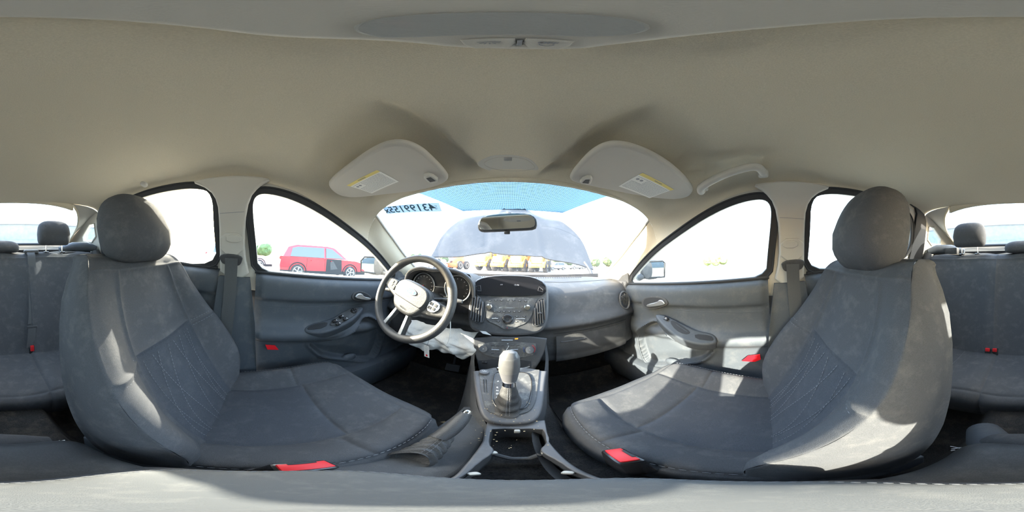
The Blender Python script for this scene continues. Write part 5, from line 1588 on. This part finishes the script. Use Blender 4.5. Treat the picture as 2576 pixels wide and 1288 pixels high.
# door mirrors
for sg, fr, lab, y_, dx in ((-1, 'DL', 'black door mirror outside the driver window', .845, -.95), (1, 'DR', 'pale-lit door mirror outside the passenger window', .815, .95)):
    m_ = empty('door_mirror', (dx, y_, -.10), lab, 'door mirror', 'door mirrors')
    bm = bmesh.new()
    bmesh.ops.create_uvsphere(bm, u_segments=24, v_segments=14, radius=1)
    for v in bm.verts:
        x, y, z = v.co
        e = lambda q, p: math.copysign(abs(q) ** p, q)
        v.co = Vector((dx + e(x, .7) * .115, y_ + (e(y, .8) * .06 if y > 0 else y * .012), -.045 + e(z, .75) * .075 - sg * 0))
    bm_obj('shell', bm, 'plastic', m_, smooth=60)
    FR['DM'] = ((dx, y_ - .014, -.045), tuple(Vector((1, .46 if sg < 0 else -.30, 0)).normalized()), (0, 0, 1))
    plate('mirror_glass', 'DM', [(-.095, -.055), (.09, -.060), (.098, .045), (.08, .060), (-.07, .058), (-.098, .03)], .003, 'door_mirror_glass', m_, bevel=.001, smooth_pts=1)
    tube('foot', [(dx - sg * .10, y_ + .02, -.09), (sg * .76, y_ + .03, -.12)], .025, 'plastic', m_, k=10)
    tube('mirror_edge', [tuple(frame_pt('DM', a, b, .003)) for a, b in [(-.098, -.058), (.094, -.063), (.102, .048), (.082, .064), (-.073, .062), (-.102, .03)]], .007, 'rubber', m_, k=6, closed=True)
    tri = [(sg * .69, .80, -.12), (sg * .69, .93, -.13), (sg * .685, .80, -.03)]
    bm = bmesh.new()
    f1 = [bm.verts.new(p) for p in tri]; f2 = [bm.verts.new((p[0] + sg * .03, p[1], p[2])) for p in tri]
    bm.faces.new(f1); bm.faces.new(f2[::-1])
    for i in range(3): bm.faces.new((f1[i], f1[(i + 1) % 3], f2[(i + 1) % 3], f2[i]))
    bm_obj('sail_panel', bm, 'plastic', m_, smooth=0)

# cars ------------------------------------------------------------------
def car(lab, loc, rz, paint, kind='hatch', open_front=False, group='parked cars outside', cat='car', L=4.4, Wd=1.8, H=1.65):
    c = empty('parked_car', loc, lab, cat, group)
    T = Matrix.Translation(loc) @ Matrix.Rotation(rz, 4, 'Z')
    # side outline: x along the car (nose at +), z up
    low = [(-L / 2, .35), (-L / 2 - .03, .60), (-L / 2 + .02, .95), (-L / 2 + .12, 1.02), (.55, .98), (L / 2 - .55, .92), (L / 2 - .12, .80), (L / 2, .62), (L / 2, .35)]
    top = [(-L / 2 + .10, 1.00), (-L / 2 + .35, H - .12), (-L / 2 + .75, H), (.1, H), (.45, H - .06), (1.15, .98)]
    def prism(name, out, w0, w1, m, parent, zsplit=None):
        n_ = len(out)
        vs = []
        for s_ in (-1, 1):
            for (x, z) in out:
                f = (z - .9) / (H - .9) if z > .9 else 0
                w = (w0 + (w1 - w0) * f) / 2
                vs.append(T @ Vector((x, s_ * w, z)))
        fs = [tuple(range(n_)), tuple(range(n_, 2 * n_))[::-1]] + [(i, (i + 1) % n_, n_ + (i + 1) % n_, n_ + i) for i in range(n_)]
        return pydata(name, vs, fs, m, parent)
    body = prism('body', low, Wd, Wd, paint, c)
    cab = prism('cabin', top, Wd * .97, Wd * .80, paint, c)
    glass = [(-L / 2 + .45, 1.03), (-L / 2 + .55, H - .17), (-L / 2 + .8, H - .10), (-.1, H - .09), (-.1, 1.02)]
    glass2 = [(.0, 1.02), (.0, H - .09), (.32, H - .12), (.95, 1.02)]
    for gl in (glass, glass2):
        prism('side_window', gl, Wd * 1.0, Wd * .86, 'dark_glass', cab)
    ws = [(.50, H - .10), (1.10, 1.02), (1.14, 1.03), (.54, H - .07)]
    prism('windscreen', ws, Wd * .85, Wd * .70, 'dark_glass', cab)
    for wx in (-L / 2 + .82, L / 2 - .88):
        for s_ in (-1, 1):
            w = lathe('wheel', [(.20, -.11), (.31, -.11), (.335, -.08), (.335, .08), (.31, .11), (.20, .11)], T @ Matrix.Translation((wx, s_ * (Wd / 2 - .08), .335)) @ Matrix.Rotation(-s_ * math.pi / 2, 4, 'X'), 'tyre', c, k=28)
            mw = T @ Matrix.Translation((wx, s_ * (Wd / 2 + .025), .335)) @ Matrix.Rotation(-s_ * math.pi / 2, 4, 'X')
            bm = bmesh.new()
            ringp = [mw @ Vector((.215 * math.cos(a), .215 * math.sin(a), .0)) for a in lin(0, 2 * math.pi, 24)[:-1]]
            add_tube(bm, ringp, .016, 6, closed=True)
            for k_ in range(5):
                for d_ in (-.14, .14):
                    a = k_ * 2 * math.pi / 5
                    add_tube(bm, [mw @ Vector((.03 * math.cos(a), .03 * math.sin(a), .0)), mw @ Vector((.215 * math.cos(a + d_), .215 * math.sin(a + d_), 0))], .016, 5)
            bmesh.ops.create_uvsphere(bm, u_segments=10, v_segments=6, radius=.045, matrix=mw)
            bm_obj('rim', bm, 'silver', w)
            arch = [T @ Vector((wx + .41 * math.cos(a), s_ * (Wd / 2 + .004), .335 + .41 * math.sin(a))) for a in lin(0, math.pi, 16)]
            tube('wheel_arch', arch, .03, 'rubber', c, k=6)
    prism('lower_trim', [(-L / 2 - .01, .22), (-L / 2 - .01, .38), (L / 2 + .01, .38), (L / 2 + .01, .22)], Wd * 1.01, Wd * 1.01, 'rubber', c)
    box('tail_lamp', T @ Vector((-L / 2 + .05, Wd / 2 - .15, .95)), (.2, .2, .16), 'red', c, bev=.02)
    box('tail_lamp', T @ Vector((-L / 2 + .05, -Wd / 2 + .15, .95)), (.2, .2, .16), 'red', c, bev=.02)
    box('head_lamp', T @ Vector((L / 2 - .12, Wd / 2 - .22, .72)), (.2, .25, .14), 'white_print', c, bev=.02)
    box('head_lamp', T @ Vector((L / 2 - .12, -Wd / 2 + .22, .72)), (.2, .25, .14), 'white_print', c, bev=.02)
    if open_front:
        dg = prism('missing_door_gap', [(.0, .36), (.02, .98), (.82, .97), (.86, .36)], Wd * 1.006, Wd * 1.006, 'rubber', c)
        prism('torn_seat', [(.25, .45), (.22, .85), (.38, .88), (.62, .50)], Wd * 1.010, Wd * 1.010, 'plastic', c)
    bm = bmesh.new()
    for s_ in (-1, 1):
        add_tube(bm, [T @ Vector((-.05, s_ * (Wd / 2 + .003), .40)), T @ Vector((-.05, s_ * (Wd / 2 + .003), .98))], .008, 5)
        add_tube(bm, [T @ Vector((-.95, s_ * (Wd / 2 + .003), .55)), T @ Vector((-.95, s_ * (Wd / 2 + .003), .98))], .008, 5)
    bm_obj('door_seams', bm, 'rubber', c)['kind'] = 'stuff'
    for x_ in (-.75, .25):
        box('door_handle', T @ Vector((x_, -Wd / 2 - .01, .88)), (.16, .03, .03), paint, c, bev=.005)
        box('door_handle', T @ Vector((x_, Wd / 2 + .01, .88)), (.16, .03, .03), paint, c, bev=.005)
    return c
G0 = -CAM_H
car('red hatchback with silver five-spoke wheels outside the driver window', (-8.15, 3.45, G0), R(83), 'car_red', open_front=True, L=4.4, Wd=1.85, H=1.60)
for i, (x, y, a, pt, lab) in enumerate(((9.2, 33.5, 200, 'car_silver', 'small silver car at the right end of the row of yellow machines'), (16.0, 38, 190, 'car_grey', 'grey car beyond the silver car ahead on the right'), (-13, 26, 150, 'car_silver', 'pale car far ahead past the left windscreen pillar'), (-11.5, -1.2, 100, 'car_silver', 'pale car glimpsed behind the red hatchback'))):
    car(lab, (x, y, G0), R(a), pt)

# yellow machines in a row ahead
def truck(lab, loc, rz, paint='yellow'):
    c = empty('dump_truck', loc, lab, 'truck', 'yellow dump trucks in a row')
    T = Matrix.Translation(loc) @ Matrix.Rotation(rz, 4, 'Z')
    Rm = Matrix.Rotation(rz, 3, 'Z')
    def bxx(name, p, s, m, par=None, bev=.05):
        return box(name, T @ Vector(p), s, m, par or c, bev=bev, rot=Rm)
    nose = bxx('engine_hood', (0, -1.0, 1.75), (1.7, 1.7, 1.1), paint)
    bxx('grille', (0, -1.88, 1.75), (1.3, .08, .85), 'white_paint', nose, .02)
    for k_ in range(4):
        bxx('grille_bar', (0, -1.94, 1.45 + k_ * .2), (1.2, .03, .04), 'print', nose, .01)
    bxx('bumper', (0, -2.0, .95), (2.2, .35, .5), paint)
    for s_ in (-1, 1):
        bxx('head_lamp', (s_ * .9, -2.0, 1.35), (.3, .15, .25), 'white_paint')
        bxx('step', (s_ * 1.1, -.6, .75), (.5, .7, .08), 'print')
    cab = bxx('cab', (0, .5, 2.3), (1.9, 1.5, 2.0), paint)
    bxx('cab_window', (0, -.27, 2.75), (1.5, .06, .85), 'dark_glass', cab, .02)
    bxx('side_window', (.96, .4, 2.7), (.05, .8, .8), 'dark_glass', cab, .02)
    bxx('side_window', (-.96, .4, 2.7), (.05, .8, .8), 'dark_glass', cab, .02)
    bxx('cab_roof', (0, .5, 3.35), (2.1, 1.7, .12), paint, cab)
    bxx('frame', (0, 1.3, 1.1), (1.0, 6.0, .45), 'print')
    bed = pydata('dump_bed', [T @ Vector(p) for p in [(-1.1, 1.7, 1.7), (1.1, 1.7, 1.7), (1.1, 4.6, 1.9), (-1.1, 4.6, 1.9), (-1.2, 1.5, 3.0), (1.2, 1.5, 3.0), (1.2, 5.0, 2.9), (-1.2, 5.0, 2.9)]], [(0, 1, 2, 3), (0, 1, 5, 4), (1, 2, 6, 5), (2, 3, 7, 6), (3, 0, 4, 7), (4, 5, 6, 7)], paint, c)
    for (wy, s_) in ((-.7, -1), (-.7, 1), (3.3, -1), (3.3, 1)):
        mw = T @ Matrix.Translation((s_ * 1.0, wy, .92)) @ Matrix.Rotation(s_ * math.pi / 2, 4, 'Y')
        w = lathe('wheel', [(.45, -.3), (.85, -.3), (.92, -.2), (.92, .2), (.85, .3), (.45, .3), (.45, .2)], mw, 'tyre', c, k=28)
        lathe('hub', [(.45, .1), (.42, .22), (.2, .24), (.18, .32)], mw, paint, w, k=20)
    for s_ in (-1, 1):
        ar = [T @ Vector((s_ * 1.05, -.7 + 1.08 * math.cos(a), .95 + 1.08 * math.sin(a))) for a in lin(R(20), R(165), 12)]
        tube('fender', ar, .13, paint, c, k=8)
    return c
tr = [(-3.6, 25.2, 'leftmost yellow dump truck, half behind the others in the row ahead'), (-.55, 24.6, 'second yellow dump truck from the left in the row ahead'), (2.35, 24.2, 'yellow dump truck in the middle of the row ahead, brightest grille'), (5.4, 25.6, 'rightmost yellow dump truck in the row ahead, seen only in part')]
tr = [(-4.3, 27.4, tr[0][2]), (-1.5, 26.0, tr[1][2]), (1.2, 24.6, tr[2][2]), (4.0, 23.4, tr[3][2])]
for x, y, lab in tr:
    truck(lab, (x, y, G0), R(-20))
# orange wheeled loader and a small trailer at the left end
ld = empty('wheel_loader', (-9.6, 28.5, G0), 'orange wheel loader with white rims left of the yellow trucks', 'loader')
T = Matrix.Translation((-9.6, 28.5, G0)) @ Matrix.Rotation(R(-20), 4, 'Z')
box('body', T @ Vector((0, 0, 1.5)), (1.6, 2.6, 1.2), 'orange', ld, bev=.1)
cb = box('cab', T @ Vector((0, .3, 2.5)), (1.3, 1.3, 1.2), 'orange', ld, bev=.1)
box('cab_window', T @ Vector((0, -.37, 2.6)), (1.1, .05, .8), 'dark_glass', cb, bev=.01)
for sx_ in (-1, 1):
    for sy_ in (-1, 1):
        mw = T @ Matrix.Translation((sx_ * 1.0, sy_ * 1.0, .75)) @ Matrix.Rotation(sx_ * math.pi / 2, 4, 'Y')
        w = lathe('wheel', [(.4, -.22), (.7, -.22), (.75, -.15), (.75, .15), (.7, .22), (.4, .22)], mw, 'tyre', ld, k=26)
        lathe('rim', [(.42, .1), (.42, .24), (.36, .24), (.30, .15), (.1, .15)], mw, 'white_paint', w, k=22)
box('bucket', T @ Vector((0, -2.0, .7)), (2.2, .7, .8), 'orange', ld, bev=.1)
box('lift_arm', T @ Vector((0, -1.3, 1.0)), (.4, 1.6, .3), 'orange', ld, bev=.05)

# long low building behind, and hedges
def block(lab, loc, s, nwin, cat='building', m='building'):
    b = empty('warehouse', loc, lab, cat)
    w = box('wall', Vector(loc) + Vector((0, 0, s[2] / 2)), s, m, b, bev=.02)
    box('roof', Vector(loc) + Vector((0, 0, s[2] + .15)), (s[0] + .6, s[1] + .6, .3), 'car_grey', b, bev=.05)
    for i in range(nwin):
        x = loc[0] - s[0] / 2 + s[0] * (i + .5) / nwin
        yy = loc[1] + (s[1] / 2 + .03) * (1 if loc[1] < 0 else -1)
        f = box('window', (x, yy, loc[2] + s[2] * .55), (s[0] / nwin * .45, .06, s[2] * .28), 'dark_glass', b, bev=.01)
    return b
block('long low blue-grey warehouse seen through the rear window', (2, -46, G0), (60, 10, 6.9), 0)
# tree rows
def tree(lab, loc, h, w):
    t = empty('tree', loc, lab, 'tree', 'trees on the horizon')
    tube('trunk', [loc, (loc[0], loc[1], loc[2] + h * .5)], [.15, .08], 'leaf_dry', t, k=6)
    bm = bmesh.new()
    for i in range(5):
        c = Vector(loc) + Vector((random.uniform(-w, w) * .5, random.uniform(-w, w) * .5, h * random.uniform(.45, .8)))
        bmesh.ops.create_icosphere(bm, subdivisions=3, radius=w * random.uniform(.4, .6), matrix=Matrix.Translation(c))
    for v in bm.verts:
        v.co += v.co.normalized() * noise.noise(v.co * 1.6) * w * .22
    bm_obj('crown', bm, 'leaf', t, smooth=0)
random.seed(5)
for i, x in enumerate((9, 14, 19, 25, 31, -22, -30, -38)):
    tree(['first green tree right of the dump trucks on the horizon', 'second green tree right of the dump trucks', 'third green tree right of the dump trucks', 'fourth green tree right of the dump trucks', 'rightmost green tree ahead, near the right windscreen pillar', 'green tree left of the dump trucks, nearest them', 'middle green tree of the three left of the dump trucks', 'leftmost green tree ahead past the left windscreen pillar'][i], (x * 1.4, 62 + (i % 3) * 3, G0), 4.2, 3.2)
for x, y, lb in ((-24, -3, 'low green tree beyond the driver window, left of the red hatchback'), (-27, 1, 'green tree just left of the red hatchback tail'), (30, 9, 'low green tree beyond the middle of the passenger window'), (36, 14, 'low green tree beyond the passenger door mirror')):
    tree(lb, (x, y, G0), 2.6, 2.0)

# ================================================================== LIFT EVERYTHING SO THE GROUND IS AT ZERO
bpy.context.view_layer.update()
for o in [o for o in bpy.data.objects if o.parent is None]:
    if o.type == 'MESH':
        bb = [Vector(c) for c in o.bound_box]
        c = Vector(((bb[0].x + bb[6].x) / 2, (bb[0].y + bb[6].y) / 2, min(b.z for b in bb)))
        o.data.transform(Matrix.Translation(-c))
        o.location = o.location + c
        for ch in o.children:
            ch.matrix_parent_inverse = Matrix.Translation(-c) @ ch.matrix_parent_inverse
    o.location.z += CAM_H
bpy.context.view_layer.update()
